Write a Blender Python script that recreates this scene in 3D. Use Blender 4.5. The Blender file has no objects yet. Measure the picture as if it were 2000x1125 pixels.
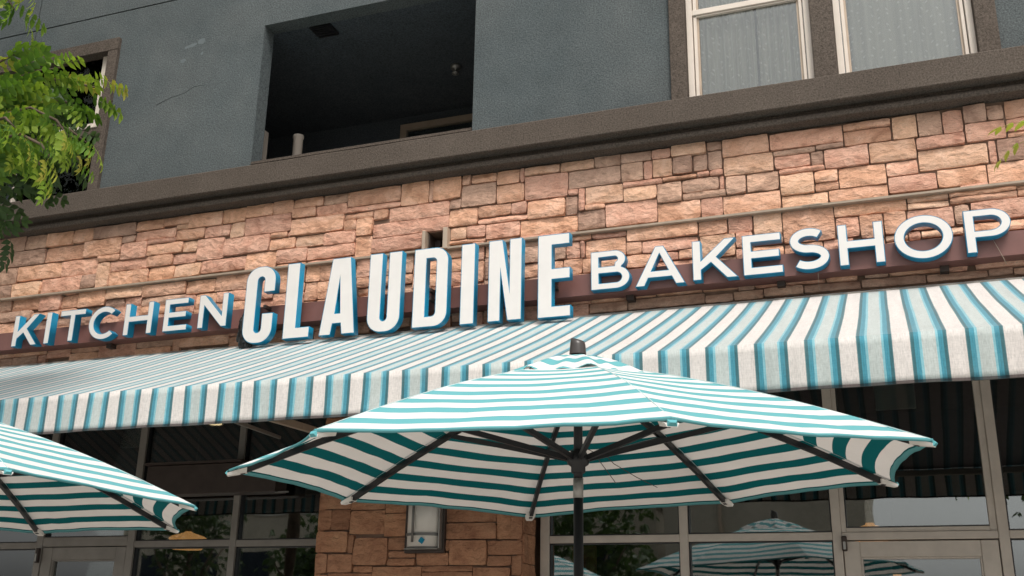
import bpy, bmesh, math, random
from mathutils import Vector, Matrix, noise as mnoise
R = math.radians
C = bpy.data.collections.new('scene'); bpy.context.scene.collection.children.link(C)
sc = bpy.context.scene
# ---------------------------------------------------------------- camera, sky, sun, exposure
cam = bpy.data.cameras.new('camera'); cam.lens = 36.705; cam.sensor_width = 36; cam.clip_end = 2000; cam.clip_start = .05
co = bpy.data.objects.new('camera', cam); sc.collection.objects.link(co); sc.camera = co
_y, _p, _r = R(20.56189069), R(18.08036148), R(0.96881643)
_F = Vector((-math.sin(_y)*math.cos(_p), math.cos(_y)*math.cos(_p), math.sin(_p)))
_X = Vector((math.cos(_y), math.sin(_y), 0)); _U = _X.cross(_F)
_X2 = _X*math.cos(_r)+_U*math.sin(_r); _U2 = -_X*math.sin(_r)+_U*math.cos(_r)
m = Matrix((_X2, _U2, -_F)).transposed().to_4x4(); m.translation = (0, 0, 1.6); co.matrix_world = m
w = bpy.data.worlds.new('World'); sc.world = w; w.use_nodes = True; nt = w.node_tree; nt.nodes.clear()
sky = nt.nodes.new('ShaderNodeTexSky'); sky.sky_type = 'NISHITA'; sky.sun_disc = False
SUN_EL, SUN_AZ = R(56), R(150)     # azimuth clockwise from +Y
sky.sun_elevation = SUN_EL; sky.sun_rotation = SUN_AZ; sky.air_density = 1.6; sky.dust_density = 4; sky.ozone_density = 1
hs = nt.nodes.new('ShaderNodeHueSaturation'); hs.inputs['Saturation'].default_value = .05
bg = nt.nodes.new('ShaderNodeBackground'); bg.inputs['Strength'].default_value = .13; wo = nt.nodes.new('ShaderNodeOutputWorld')
nt.links.new(sky.outputs[0], hs.inputs['Color']); nt.links.new(hs.outputs[0], bg.inputs[0]); nt.links.new(bg.outputs[0], wo.inputs[0])
sl = bpy.data.lights.new('sun', 'SUN'); sl.energy = 1.5; sl.angle = R(15); sl.color = (1, .94, .86)
so = bpy.data.objects.new('sun', sl); sc.collection.objects.link(so)
sd = Vector((math.sin(SUN_AZ)*math.cos(SUN_EL), math.cos(SUN_AZ)*math.cos(SUN_EL), math.sin(SUN_EL)))
so.rotation_euler = sd.to_track_quat('Z', 'Y').to_euler()
vs = sc.view_settings; vs.view_transform = 'Standard'; vs.look = 'None'; vs.exposure = .50; vs.gamma = 1; vs.use_curve_mapping = False
rnd = random.Random(11)

# ---------------------------------------------------------------- node helpers / materials
class NT:
    def __init__(s, name, rough=.8, spec=.3, metal=0):
        s.m = bpy.data.materials.new(name); s.m.use_nodes = True; s.t = s.m.node_tree; s.b = s.t.nodes['Principled BSDF']
        s.b.inputs['Roughness'].default_value = rough; s.b.inputs['Specular IOR Level'].default_value = spec; s.b.inputs['Metallic'].default_value = metal
        s.out = s.t.nodes['Material Output']; s.tc = s.n('ShaderNodeTexCoord')
    def n(s, t, **k):
        n = s.t.nodes.new(t)
        for a, v in k.items(): setattr(n, a, v)
        return n
    def l(s, a, b): s.t.links.new(a, b)
    def noise(s, scale, detail=4, rough=.55, dist=0, vec=None, stretch=None):
        n = s.n('ShaderNodeTexNoise'); n.inputs['Scale'].default_value = scale; n.inputs['Detail'].default_value = detail
        n.inputs['Roughness'].default_value = rough; n.inputs['Distortion'].default_value = dist
        v = vec or s.tc.outputs['Object']
        if stretch:
            mp = s.n('ShaderNodeMapping'); mp.inputs['Scale'].default_value = stretch; s.l(v, mp.inputs[0]); v = mp.outputs[0]
        s.l(v, n.inputs['Vector']); return n.outputs['Fac']
    def ramp(s, fac, stops, interp='LINEAR'):
        r = s.n('ShaderNodeValToRGB'); r.color_ramp.interpolation = interp; e = r.color_ramp.elements
        while len(e) < len(stops): e.new(.5)
        for i, (p, c) in enumerate(stops):
            e[i].position = p; e[i].color = (*c, 1) if not isinstance(c, (int, float)) else (c, c, c, 1)
        s.l(fac, r.inputs[0]); return r.outputs[0]
    def mix(s, fac, a, b, mode='MIX'):
        x = s.n('ShaderNodeMix', data_type='RGBA', blend_type=mode)
        for i, v in ((0, fac), (6, a), (7, b)):
            if isinstance(v, (int, float)): x.inputs[i].default_value = v
            elif isinstance(v, tuple): x.inputs[i].default_value = (*v, 1)
            else: s.l(v, x.inputs[i])
        return x.outputs[2]
    def math(s, op, a, b=None, c=None):
        x = s.n('ShaderNodeMath', operation=op)
        for i, v in enumerate((a, b, c)):
            if v is None: continue
            if isinstance(v, (int, float)): x.inputs[i].default_value = v
            else: s.l(v, x.inputs[i])
        return x.outputs[0]
    def col(s, v):
        if isinstance(v, tuple): s.b.inputs['Base Color'].default_value = (*v, 1)
        else: s.l(v, s.b.inputs['Base Color'])
    def bump(s, h, st, dist=.01, prev=None):
        b = s.n('ShaderNodeBump'); b.inputs['Strength'].default_value = st; b.inputs['Distance'].default_value = dist
        s.l(h, b.inputs['Height'])
        if prev is not None: s.l(prev, b.inputs['Normal'])
        s.l(b.outputs[0], s.b.inputs['Normal']); return b.outputs[0]
def plain(name, c, rough=.6, spec=.4, metal=0, var=.12, bump=0):
    t = NT(name, rough, spec, metal); f = t.noise(9, 5)
    t.col(t.mix(1, c, t.ramp(f, [(.3, 1-var), (.75, 1+var)]), 'MULTIPLY'))
    if bump: t.bump(t.noise(160, 3), bump, .002)
    return t.m
def stucco(name, c, c2, st=.55):
    t = NT(name, .92, .15)
    big = t.noise(.7, 6, .62, .4); mid = t.noise(5, 5, .6); gr = t.noise(85, 4, .75); run = t.noise(1.6, 5, .65, .5)
    a = t.mix(t.ramp(big, [(.32, 0.), (.68, 1.)]), c, c2)
    a = t.mix(1, a, t.ramp(mid, [(.25, .90), (.8, 1.08)]), 'MULTIPLY')
    a = t.mix(1, a, t.ramp(run, [(.3, .93), (.7, 1.05)]), 'MULTIPLY')
    a = t.mix(1, a, t.ramp(gr, [(.36, .55), (.5, 1.), (.66, 1.42)]), 'MULTIPLY')
    t.col(a); p = t.bump(gr, st, .010); t.bump(t.noise(36, 3), st*.5, .008, p)
    return t.m
def stone(name, cols):
    t = NT(name, .9, .2); oi = t.n('ShaderNodeObjectInfo')
    ov = t.n('ShaderNodeVectorMath', operation='ADD'); rv = t.n('ShaderNodeVectorMath', operation='SCALE')
    cmb = t.n('ShaderNodeCombineXYZ'); t.l(oi.outputs['Random'], cmb.inputs[0]); t.l(oi.outputs['Random'], cmb.inputs[2])
    t.l(cmb.outputs[0], rv.inputs[0]); rv.inputs['Scale'].default_value = 40
    geo = t.n('ShaderNodeNewGeometry'); t.l(geo.outputs['Position'], ov.inputs[0]); t.l(rv.outputs[0], ov.inputs[1]); v = ov.outputs[0]
    a = t.ramp(t.noise(5.5, 6, .6, .9, v), [(.28, cols[0]), (.46, cols[1]), (.62, cols[2]), (.78, cols[3])])
    a = t.mix(1, a, t.ramp(oi.outputs['Random'], [(0, (.84, .82, .82)), (.5, (1, 1, 1)), (1, (1.12, 1.1, 1.06))]), 'MULTIPLY')
    vein = t.noise(14, 5, .65, 2.2, v, (1, 1, 3.2)); a = t.mix(1, a, t.ramp(vein, [(.3, .74), (.45, 1.), (.8, 1.12)]), 'MULTIPLY')
    gr = t.noise(210, 2, .6, 0, v); a = t.mix(1, a, t.ramp(gr, [(.3, .85), (.7, 1.1)]), 'MULTIPLY')
    t.col(a); vo = t.n('ShaderNodeTexVoronoi', feature='F1'); vo.inputs['Scale'].default_value = 11; mpv = t.n('ShaderNodeMapping'); mpv.inputs['Scale'].default_value = (1, 1, 1.9)
    wv = t.n('ShaderNodeVectorMath', operation='ADD'); ns = t.n('ShaderNodeTexNoise'); ns.inputs['Scale'].default_value = 9; t.l(v, ns.inputs['Vector']); sc2 = t.n('ShaderNodeVectorMath', operation='SCALE'); sc2.inputs['Scale'].default_value = .12; t.l(ns.outputs['Color'], sc2.inputs[0]); t.l(v, wv.inputs[0]); t.l(sc2.outputs[0], wv.inputs[1]); t.l(wv.outputs[0], mpv.inputs[0]); t.l(mpv.outputs[0], vo.inputs['Vector'])
    p = t.bump(vo.outputs['Distance'], .6, .030); p = t.bump(vein, .6, .02, p); p = t.bump(t.noise(34, 5, .65, .8, v, (1, 1, 2)), .6, .01, p); t.bump(gr, .3, .003, p)
    return t.m
M = {}
M['teal'] = stucco('teal_stucco', (.080, .096, .100), (.114, .125, .125))
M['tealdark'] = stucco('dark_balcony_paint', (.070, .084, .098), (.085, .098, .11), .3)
M['brown'] = stucco('brown_stucco', (.088, .070, .057), (.112, .091, .075))
M['o'] = stone('tan_stone', [(0.525, 0.272, 0.170), (0.714, 0.403, 0.265), (0.799, 0.479, 0.335), (0.862, 0.565, 0.420)])
M['p'] = stone('pink_stone', [(0.502, 0.247, 0.169), (0.677, 0.373, 0.267), (0.764, 0.452, 0.332), (0.852, 0.536, 0.403)])
M['y'] = stone('buff_stone', [(0.597, 0.342, 0.215), (0.762, 0.465, 0.312), (0.824, 0.534, 0.378), (0.875, 0.607, 0.461)])
M['g'] = stone('grey_brown_stone', [(0.342, 0.200, 0.145), (0.481, 0.304, 0.223), (0.595, 0.384, 0.284), (0.759, 0.470, 0.324)])
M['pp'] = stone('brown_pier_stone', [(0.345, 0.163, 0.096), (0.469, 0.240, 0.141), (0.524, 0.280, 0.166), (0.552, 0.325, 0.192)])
M['mortar'] = plain('dark_mortar', (.23, .155, .115), .95, .1, 0, .3, .5)
M['joint'] = plain('dark_joint', (.03, .036, .038), .95, .1); M['beam'] = plain('maroon_paint', (.18, .080, .068), .45, .4, 0, .12)
M['white'] = plain('white_acrylic', (.72, .69, .66), .35, .4, 0, .03)
M['blue'] = plain('blue_paint', (.006, .22, .38), .35, .45, 0, .08)
M['black'] = plain('black_powder_coat', (.012, .012, .014), .42, .5, 0, .1)
M['bag'] = plain('black_plastic_bag', (.012, .012, .012), .22, .6, 0, .1)
M['alu'] = plain('beige_anodised_frame', (.56, .50, .435), .45, .5, 0, .10)
M['alu2'] = plain('shaded_frame', (.235, .215, .19), .45, .5, 0, .12)  # darkened copy of the beige frame, left-side shade put into its colour
M['cream'] = plain('cream_vinyl', (.66, .58, .50), .45, .4, 0, .05)
M['rail'] = plain('tan_metal_trim', (.42, .33, .25), .5, .4, 0, .12)
M['steel'] = plain('brushed_steel', (.36, .35, .33), .35, .5, .6, .1); M['strap'] = plain('dull_steel_strap', (.16, .155, .145), .4, .5, .3, .1)
M['darkmetal'] = plain('dark_brown_metal', (.05, .036, .030), .5, .4, 0, .2)
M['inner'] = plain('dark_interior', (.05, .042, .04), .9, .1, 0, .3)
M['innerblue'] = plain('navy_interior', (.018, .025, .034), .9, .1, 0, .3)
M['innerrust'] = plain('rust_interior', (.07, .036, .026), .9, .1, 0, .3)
M['pale'] = plain('pale_board', (.78, .80, .74), .7, .3, 0, .06)
M['concrete'] = plain('concrete', (.40, .375, .34), .9, .2, 0, .15, .4)
M['asphalt'] = plain('asphalt', (.13, .13, .13), .9, .2, 0, .2, .5)
M['yellow'] = plain('yellow_line', (.55, .36, .05), .7, .3, 0, .15)
M['kerb'] = plain('kerb_concrete', (.40, .38, .35), .9, .2, 0, .1, .4)
M['beige'] = stucco('beige_stucco', (.36, .33, .27), (.42, .385, .32), .3)
M['bark'] = plain('bark', (.10, .075, .055), .95, .1, 0, .35, .8)
M['sticker'] = plain('blue_sticker', (.0, .22, .36), .5, .3, 0, .03)

def fabric(name, top, back_gain=.0, tr=.35):
    """woven cloth: diffuse + light passing through"""
    t = NT(name, .95, .12); return t
def mk_awning():
    t = NT('striped_awning_canvas', .95, .08)
    sx = t.n('ShaderNodeSeparateXYZ'); t.l(t.tc.outputs['Object'], sx.inputs[0])
    wob = t.math('MULTIPLY', t.math('SUBTRACT', t.noise(1.3, 2), .5), .006)
    u = t.math('FRACT', t.math('DIVIDE', t.math('ADD', t.math('ADD', sx.outputs[0], wob), .9167+.2330*60), .2330))
    W, D, Md, Lt, Pl = (.66, .61, .575), (.05, .14, .16), (.065, .26, .335), (.22, .46, .52), (.47, .51, .49)
    a = t.ramp(u, [(0, W), (.322, (.10, .20, .215)), (.340, D), (.392, Md), (.425, (.06, .24, .31)), (.445, Md), (.482, Lt), (.532, Pl), (.79, Lt), (.835, Md), (.875, (.06, .24, .31)), (.89, Md), (.925, D), (.98, (.10, .20, .215)), (.993, W)], 'CONSTANT')
    weave = t.noise(190, 3, .7, 0, None, (1, .25, .16)); a = t.mix(1, a, t.ramp(weave, [(.36, .86), (.5, 1.), (.66, 1.08)]), 'MULTIPLY'); w2 = t.noise(190, 3, .7, 0, None, (.16, .5, 1)); a = t.mix(1, a, t.ramp(w2, [(.36, .93), (.6, 1.03)]), 'MULTIPLY')
    st = t.noise(2.4, 6, .65, .3); a = t.mix(t.ramp(st, [(.55, 0.), (.8, .22)]), a, (.30, .27, .23))
    strk = t.noise(30, 4, .6, 0, None, (1, .1, .06)); a = t.mix(1, a, t.ramp(strk, [(.25, .9), (.65, 1.03)]), 'MULTIPLY')
    ge = t.n('ShaderNodeNewGeometry'); a = t.mix(ge.outputs['Backfacing'], a, t.mix(1, a, (.17, .15, .15), 'MULTIPLY'))  # back face darkened: the shade under the awning painted into the cloth
    t.col(a); t.bump(t.noise(400, 2), .25, .002); t.b.inputs['Sheen Weight'].default_value = .35; t.b.inputs['Sheen Roughness'].default_value = .5
    tr = t.n('ShaderNodeBsdfTranslucent'); t.l(a, tr.inputs[0]); mx = t.n('ShaderNodeMixShader'); mx.inputs[0].default_value = .03
    t.l(t.b.outputs[0], mx.inputs[1]); t.l(tr.outputs[0], mx.inputs[2]); t.l(mx.outputs[0], t.out.inputs[0])
    return t.m
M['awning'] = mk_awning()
def mk_umb(P=.119, duty=.465):
    t = NT('striped_umbrella_canvas', .9, .12)
    uv = t.n('ShaderNodeSeparateXYZ'); t.l(t.tc.outputs['UV'], uv.inputs[0])
    v = uv.outputs[1]
    hem = t.math('LESS_THAN', v, .016)
    u = t.math('FRACT', t.math('DIVIDE', t.math('ADD', v, P*10-.012), P))
    # white band first above the hem, then teal
    tealm = t.math('GREATER_THAN', u, 1-duty)
    k = t.math('MAXIMUM', hem, tealm)
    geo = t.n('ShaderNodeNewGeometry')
    Wt, Tl = (.72, .675, .63), (.003, .098, .104)
    f = t.noise(3, 5)
    a = t.mix(k, Wt, Tl)
    a = t.mix(1, a, t.ramp(f, [(.3, .94), (.7, 1.04)]), 'MULTIPLY')
    wv = t.noise(600, 1); a = t.mix(1, a, t.ramp(wv, [(.3, .95), (.7, 1.05)]), 'MULTIPLY')
    skylit = t.mix(k, (.78, .755, .735), (.16, .45, .48))     # outer face lightened, sky glare put into the colour
    a2 = t.mix(geo.outputs['Backfacing'], skylit, a)
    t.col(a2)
    tr = t.n('ShaderNodeBsdfTranslucent'); t.l(a, tr.inputs[0]); mx = t.n('ShaderNodeMixShader'); mx.inputs[0].default_value = .22
    t.l(t.b.outputs[0], mx.inputs[1]); t.l(tr.outputs[0], mx.inputs[2]); t.l(mx.outputs[0], t.out.inputs[0])
    return t.m
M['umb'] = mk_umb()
M['skylitteal'] = plain('skylit_teal_canvas', (.12, .38, .41), .9, .1, 0, .06); M['seam'] = plain('seam_tape', (.50, .62, .62), .9, .1, 0, .1); M['pocket'] = plain('white_canvas', (.72, .69, .65), .9, .1, 0, .06)  # first teal is for pocket tips, lightened like the sky glare on top
M['tealcloth'] = plain('teal_canvas', (.02, .27, .29), .9, .1, 0, .06)
def glass(name, refl, tint, f0=.06):
    t = NT(name, .02, .5); tr = t.n('ShaderNodeBsdfTransparent'); tr.inputs[0].default_value = (*tint, 1)
    gl = t.n('ShaderNodeBsdfGlossy'); gl.inputs['Roughness'].default_value = .015; gl.inputs[0].default_value = (*refl, 1)
    fr = t.n('ShaderNodeFresnel'); fr.inputs[0].default_value = 1.5
    bm = t.n('ShaderNodeBump'); bm.inputs['Strength'].default_value = .06; bm.inputs['Distance'].default_value = .02
    t.l(t.noise(1.6, 2), bm.inputs['Height']); t.l(bm.outputs[0], gl.inputs['Normal'])
    fac = t.math('ADD', t.math('MULTIPLY', fr.outputs[0], 1.0), f0)
    mx = t.n('ShaderNodeMixShader'); t.l(fac, mx.inputs[0]); t.l(tr.outputs[0], mx.inputs[1]); t.l(gl.outputs[0], mx.inputs[2]); t.l(mx.outputs[0], t.out.inputs[0])
    return t.m
M['glass'] = glass('tinted_shop_glass', (.85, .88, .88), (.62, .64, .62), .16); M['glass3'] = glass('shaded_window_glass', (.35, .38, .35), (1, 1, 1), .0)
M['glass2'] = glass('house_window_glass', (.9, .92, .92), (.85, .86, .84), .06)
def mk_curtain():
    t = NT('dotted_net_curtain', .95, .05)
    vo = t.n('ShaderNodeTexVoronoi', voronoi_dimensions='2D'); sp = t.n('ShaderNodeSeparateXYZ'); cb = t.n('ShaderNodeCombineXYZ'); t.l(t.tc.outputs['Object'], sp.inputs[0]); t.l(sp.outputs[0], cb.inputs[0]); t.l(sp.outputs[2], cb.inputs[1])
    t.l(cb.outputs[0], vo.inputs['Vector']); vo.inputs['Scale'].default_value = 15; vo.inputs['Randomness'].default_value = .6
    dot = t.ramp(vo.outputs['Distance'], [(.09, 1.), (.16, 0.)])
    a = t.mix(dot, (.66, .64, .585), (.88, .87, .83)); a = t.mix(1, a, t.ramp(t.noise(14, 4, .6, 0, None, (1, 1, .04)), [(.3, .72), (.7, 1.12)]), 'MULTIPLY')
    t.col(a); return t.m
M['curtain'] = mk_curtain()
M['blind'] = plain('olive_blind', (.60, .62, .42), .8, .2, 0, .1)
def mk_leaf(name, c1, c2, c3):
    t = NT(name, .5, .4); oi = t.n('ShaderNodeObjectInfo'); n = t.noise(7, 3)
    a = t.ramp(t.math('ADD', t.math('MULTIPLY', n, .6), t.math('MULTIPLY', oi.outputs['Random'], .4)), [(.28, c1), (.46, c2), (.66, c3)])
    t.col(a); tr = t.n('ShaderNodeBsdfTranslucent'); mx = t.n('ShaderNodeMixShader'); mx.inputs[0].default_value = .35
    t.l(t.mix(1, a, (1.4, 1.5, .7), 'MULTIPLY'), tr.inputs[0]); t.l(t.b.outputs[0], mx.inputs[1]); t.l(tr.outputs[0], mx.inputs[2]); t.l(mx.outputs[0], t.out.inputs[0])
    return t.m
M['leaf'] = mk_leaf('green_leaf', (.05, .11, .018), (.115, .215, .03), (.24, .33, .045))
M['leafnew'] = mk_leaf('young_yellow_leaf', (.15, .27, .04), (.26, .38, .05), (.38, .34, .07))
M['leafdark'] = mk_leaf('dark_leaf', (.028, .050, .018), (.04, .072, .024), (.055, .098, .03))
def emit(name, c, s):
    t = NT(name); t.col(c); t.b.inputs['Emission Color'].default_value = (*c, 1); t.b.inputs['Emission Strength'].default_value = s; return t.m
M['lampglow'] = emit('lit_amber_shade', (.95, .45, .16), .75)
M['downglow'] = emit('lit_downlight', (1, .72, .42), 2.2)

# ---------------------------------------------------------------- geometry helpers
def link(name, me, mat=None, parent=None, smooth=False):
    o = bpy.data.objects.new(name, me); C.objects.link(o)
    if mat is not None and not me.materials: me.materials.append(mat)
    if parent is not None: o.parent = parent
    if smooth:
        for p in me.polygons: p.use_smooth = True
    return o
def mesh(name, v, f, mat=None, parent=None, smooth=False):
    me = bpy.data.meshes.new(name); me.from_pydata([tuple(q) for q in v], [], f); me.update()
    return link(name, me, mat, parent, smooth)
def tag(o, label=None, cat=None, group=None, kind=None):
    if label: o['label'] = label
    if cat: o['category'] = cat
    if group: o['group'] = group
    if kind: o['kind'] = kind
    return o
def thing(name, label, cat, loc=(0, 0, 0), group=None):
    o = bpy.data.objects.new(name, None); o.empty_display_size = .2; o.location = loc; C.objects.link(o); tag(o, label, cat, group); return o
def place(o, parent):      # parent keeping world coordinates of the mesh data
    o.parent = parent; o.matrix_parent_inverse = Matrix.Translation(-Vector(parent.location)); return o
def bm_box(bm, x0, x1, y0, y1, z0, z1, bev=0):
    r = bmesh.ops.create_cube(bm, size=1)['verts']
    for v in r: v.co = Vector((x0+(v.co.x+.5)*(x1-x0), y0+(v.co.y+.5)*(y1-y0), z0+(v.co.z+.5)*(z1-z0)))
    if bev:
        es = list({e for v in r for e in v.link_edges}); bmesh.ops.bevel(bm, geom=es, offset=bev, segments=1, affect='EDGES')
def box(name, x0, x1, y0, y1, z0, z1, mat, parent=None, bev=0):
    bm = bmesh.new(); bm_box(bm, x0, x1, y0, y1, z0, z1, bev); me = bpy.data.meshes.new(name); bm.to_mesh(me); bm.free()
    o = link(name, me, mat); 
    if parent: place(o, parent)
    return o
def boxes(name, L, mat, parent=None, bev=0):
    bm = bmesh.new()
    for b in L: bm_box(bm, *b, bev)
    me = bpy.data.meshes.new(name); bm.to_mesh(me); bm.free(); o = link(name, me, mat)
    if parent: place(o, parent)
    return o
def tube_data(pts, rad, n=8, flat=1.0, V=None, Fc=None):
    V = [] if V is None else V; Fc = [] if Fc is None else Fc
    pts = [Vector(p) for p in pts]; base = len(V)
    rs = rad if isinstance(rad, (list, tuple)) else [rad]*len(pts)
    for i, p in enumerate(pts):
        d = (pts[min(i+1, len(pts)-1)]-pts[max(i-1, 0)]).normalized()
        a = d.cross(Vector((0, 0, 1)));
        if a.length < .05: a = d.cross(Vector((1, 0, 0)))
        a.normalize(); b = a.cross(d).normalized()
        for k in range(n):
            t = 2*math.pi*(k+.5)/n; V.append(p+a*math.cos(t)*rs[i]+b*math.sin(t)*rs[i]*flat)
    for i in range(len(pts)-1):
        for k in range(n):
            q = base+i*n; Fc.append((q+k, q+(k+1) % n, q+n+(k+1) % n, q+n+k))
    Fc.append(tuple(base+k for k in range(n))[::-1]); Fc.append(tuple(base+(len(pts)-1)*n+k for k in range(n)))
    return V, Fc
def tube(name, pts, rad, mat, parent=None, n=8, flat=1.0, smooth=True):
    V, Fc = tube_data(pts, rad, n, flat); o = mesh(name, V, Fc, mat, None, smooth)
    if parent: place(o, parent)
    return o
def lathe(name, prof, cx, cy, mat, parent=None, n=24, smooth=True):
    V = []; Fc = []
    for r, z in prof:
        for k in range(n): t = 2*math.pi*k/n; V.append((cx+r*math.cos(t), cy+r*math.sin(t), z))
    for i in range(len(prof)-1):
        for k in range(n): Fc.append((i*n+k, i*n+(k+1) % n, (i+1)*n+(k+1) % n, (i+1)*n+k))
    Fc.append(tuple(range(n))[::-1]); Fc.append(tuple((len(prof)-1)*n+k for k in range(n)))
    o = mesh(name, V, Fc, mat, None, smooth)
    if parent: place(o, parent)
    return o
def extrude_profile(name, prof, x0, x1, mat, parent=None, nseg=1, jit=0):
    """profile of (y,z) swept along x"""
    V = []; Fc = []; n = len(prof)
    for i in range(nseg+1):
        x = x0+(x1-x0)*i/nseg
        for k, (y, z) in enumerate(prof):
            j = jit*mnoise.noise(Vector((x*1.7, k*3.1, 0))); j2 = jit*mnoise.noise(Vector((x*2.3, k*5.1, 9)))
            V.append((x, y+j, z+j2))
    for i in range(nseg):
        for k in range(n): Fc.append((i*n+k, i*n+(k+1) % n, (i+1)*n+(k+1) % n, (i+1)*n+k))
    Fc.append(tuple(range(n))); Fc.append(tuple(nseg*n+k for k in range(n))[::-1])
    o = mesh(name, V, Fc, mat)
    bm = bmesh.new(); bm.from_mesh(o.data); bmesh.ops.recalc_face_normals(bm, faces=bm.faces); bm.to_mesh(o.data); bm.free()
    if parent: place(o, parent)
    return o
def split_rects(X0, X1, Z0, Z1, holes):
    xs = sorted({X0, X1, *[h[0] for h in holes], *[h[1] for h in holes]}); xs = [x for x in xs if X0 <= x <= X1]
    out = []
    for a, b in zip(xs, xs[1:]):
        segs = [(Z0, Z1)]
        for h in holes:
            if h[0] <= a+1e-6 and h[1] >= b-1e-6:
                ns = []
                for s in segs:
                    if h[3] <= s[0] or h[2] >= s[1]: ns.append(s); continue
                    if h[2] > s[0]: ns.append((s[0], h[2]))
                    if h[3] < s[1]: ns.append((h[3], s[1]))
                segs = ns
        out += [(a, b, *s) for s in segs]
    return out

# ---------------------------------------------------------------- ground and street
def sheet(name, x0, x1, y0, y1, z, mat):
    o = mesh(name, [(x0, y0, z), (x1, y0, z), (x1, y1, z), (x0, y1, z)], [(0, 1, 2, 3)], mat); tag(o, kind='structure'); return o
sheet('ground', -400, 400, -400, 400, -.14, M['concrete'])
sheet('road', -300, 300, -13.6, -2.5, -.132, M['asphalt'])
for k, (yy, w_) in enumerate(((-8.0, .1), (-8.3, .1))): sheet('lane_line', -300, 300, yy-w_/2, yy+w_/2, -.126, M['yellow'])
o = boxes('pavement', [(-60, 60, -2.3, 7.3, -.13, 0.)], M['concrete']); tag(o, kind='structure')
o = boxes('kerb', [(-60, 60, -2.5, -2.302, -.135, .002)], M['kerb']); tag(o, kind='structure')
o = boxes('far_pavement', [(-60, 60, -18, -13.6, -.13, 0.)], M['concrete']); tag(o, kind='structure')

# ---------------------------------------------------------------- upper storey: stucco wall
YW = 6.80
wall = thing('stucco_wall', 'blue grey stucco wall of the upper storey above the brown ledge', 'wall', (0, YW, 5.2))
holes = [(-4.935, -2.907, 5.30, 6.657), (-1.30, .84, 4.6, 7.9), (-8.35, -6.535, 4.6, 6.82)]
bm = bmesh.new()
for (z0, z1) in ((4.935, 7.132), (7.146, 9.6)):
    for (X0, X1) in ((-16, -7.615), (-7.603, 6)):
        if z0 > 7 and X0 > -8: pass
        for a, b, c, d in split_rects(X0, X1, z0, z1, holes): bm_box(bm, a, b, YW, YW+.15, c, d)
me = bpy.data.meshes.new('plaster'); bm.to_mesh(me); bm.free(); place(link('plaster', me, M['teal']), wall)
boxes('joint_backing', [(-16, 6, YW+.012, YW+.02, 7.125, 7.152), (-7.63, -7.59, YW+.012, YW+.02, 4.75, 9.6)], M['joint'], wall)
# faint hairline crack and scuff marks in the plaster
tube('crack', [(-6.02, YW-.0005, 6.05), (-5.86, YW-.0005, 6.10), (-5.72, YW-.0005, 6.12), (-5.62, YW-.0005, 6.17), (-5.5, YW-.0005, 6.165)], .0016, M['joint'], wall, 4)
bm = bmesh.new()
for (x, z, w_, h_) in ((-5.72, 6.60, .09, .022), (-5.60, 6.63, .05, .04), (-5.78, 6.46, .04, .03), (-5.58, 6.50, .02, .02)):
    vs_ = [bm.verts.new((x+w_*math.cos(t)*rnd.uniform(.6, 1), YW-.0012, z+h_*math.sin(t)*rnd.uniform(.5, 1)+.15*w_*math.cos(t))) for t in [i*math.pi/5 for i in range(10)]]
    bm.faces.new(vs_)
me = bpy.data.meshes.new('scuff_mark'); bm.to_mesh(me); bm.free(); place(link('scuff_mark', me, plain('scuffed_plaster', (.135, .155, .16), .9, .1)), wall)
# recessed balcony
bal = thing('balcony_recess', 'dark recessed balcony opening in the blue grey wall', 'balcony', (-3.9, 6.95, 5.3))
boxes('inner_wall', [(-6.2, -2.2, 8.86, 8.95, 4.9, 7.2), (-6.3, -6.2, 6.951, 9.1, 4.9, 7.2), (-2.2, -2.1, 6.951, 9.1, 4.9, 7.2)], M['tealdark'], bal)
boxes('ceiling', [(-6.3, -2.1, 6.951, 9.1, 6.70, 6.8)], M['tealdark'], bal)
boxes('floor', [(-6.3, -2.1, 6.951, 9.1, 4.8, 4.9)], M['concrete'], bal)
boxes('parapet_cap', [(-4.93, -2.912, 6.79, 6.97, 5.302, 5.325)], M['brown'], bal)
d = boxes('door_frame', [(-4.58, -4.51, 8.81, 8.858, 4.9, 6.59), (-3.47, -3.40, 8.81, 8.858, 4.9, 6.59), (-4.51, -3.47, 8.81, 8.858, 6.52, 6.59)], M['rail'], bal)
box('door_glass', -4.51, -3.47, 8.83, 8.84, 4.9, 6.52, M['glass2'], bal)
boxes('side_trim', [(-5.42, -5.39, 7.6, 7.66, 4.9, 6.08)], M['cream'], bal)
lathe('drain_pipe', [(.046, 4.9), (.046, 5.99), (.052, 5.995), (.052, 6.02), (.03, 6.03)], -5.08, 7.7, M['cream'], bal, 16)
boxes('ceiling_vent', [(-4.60, -4.40, 6.99, 7.17, 6.67, 6.699)]+[(-4.59, -4.41, 7.0+.034*i, 7.012+.034*i, 6.662, 6.67) for i in range(5)], M['black'], bal)
lathe('sprinkler_head', [(.01, 6.60), (.035, 6.61), (.035, 6.625), (.012, 6.63), (.012, 6.66), (.05, 6.665), (.05, 6.699)], -3.63, 8.05, M['steel'], bal, 14)

# ledge (moulding) between the storeys
led = thing('stucco_ledge', 'long brown stucco ledge running between stone and blue grey wall', 'ledge', (0, 6.7, 4.92))
prof = [(6.84, 4.92), (6.680, 4.92), (6.674, 4.926), (6.672, 4.948), (6.678, 4.962), (6.700, 4.975), (6.712, 4.990), (6.714, 5.003), (6.606, 5.003), (6.600, 5.009), (6.600, 5.188), (6.606, 5.195), (6.84, 5.215)]
extrude_profile('moulding', prof, -16, 6, M['brown'], led, 220, .0022)

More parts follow.
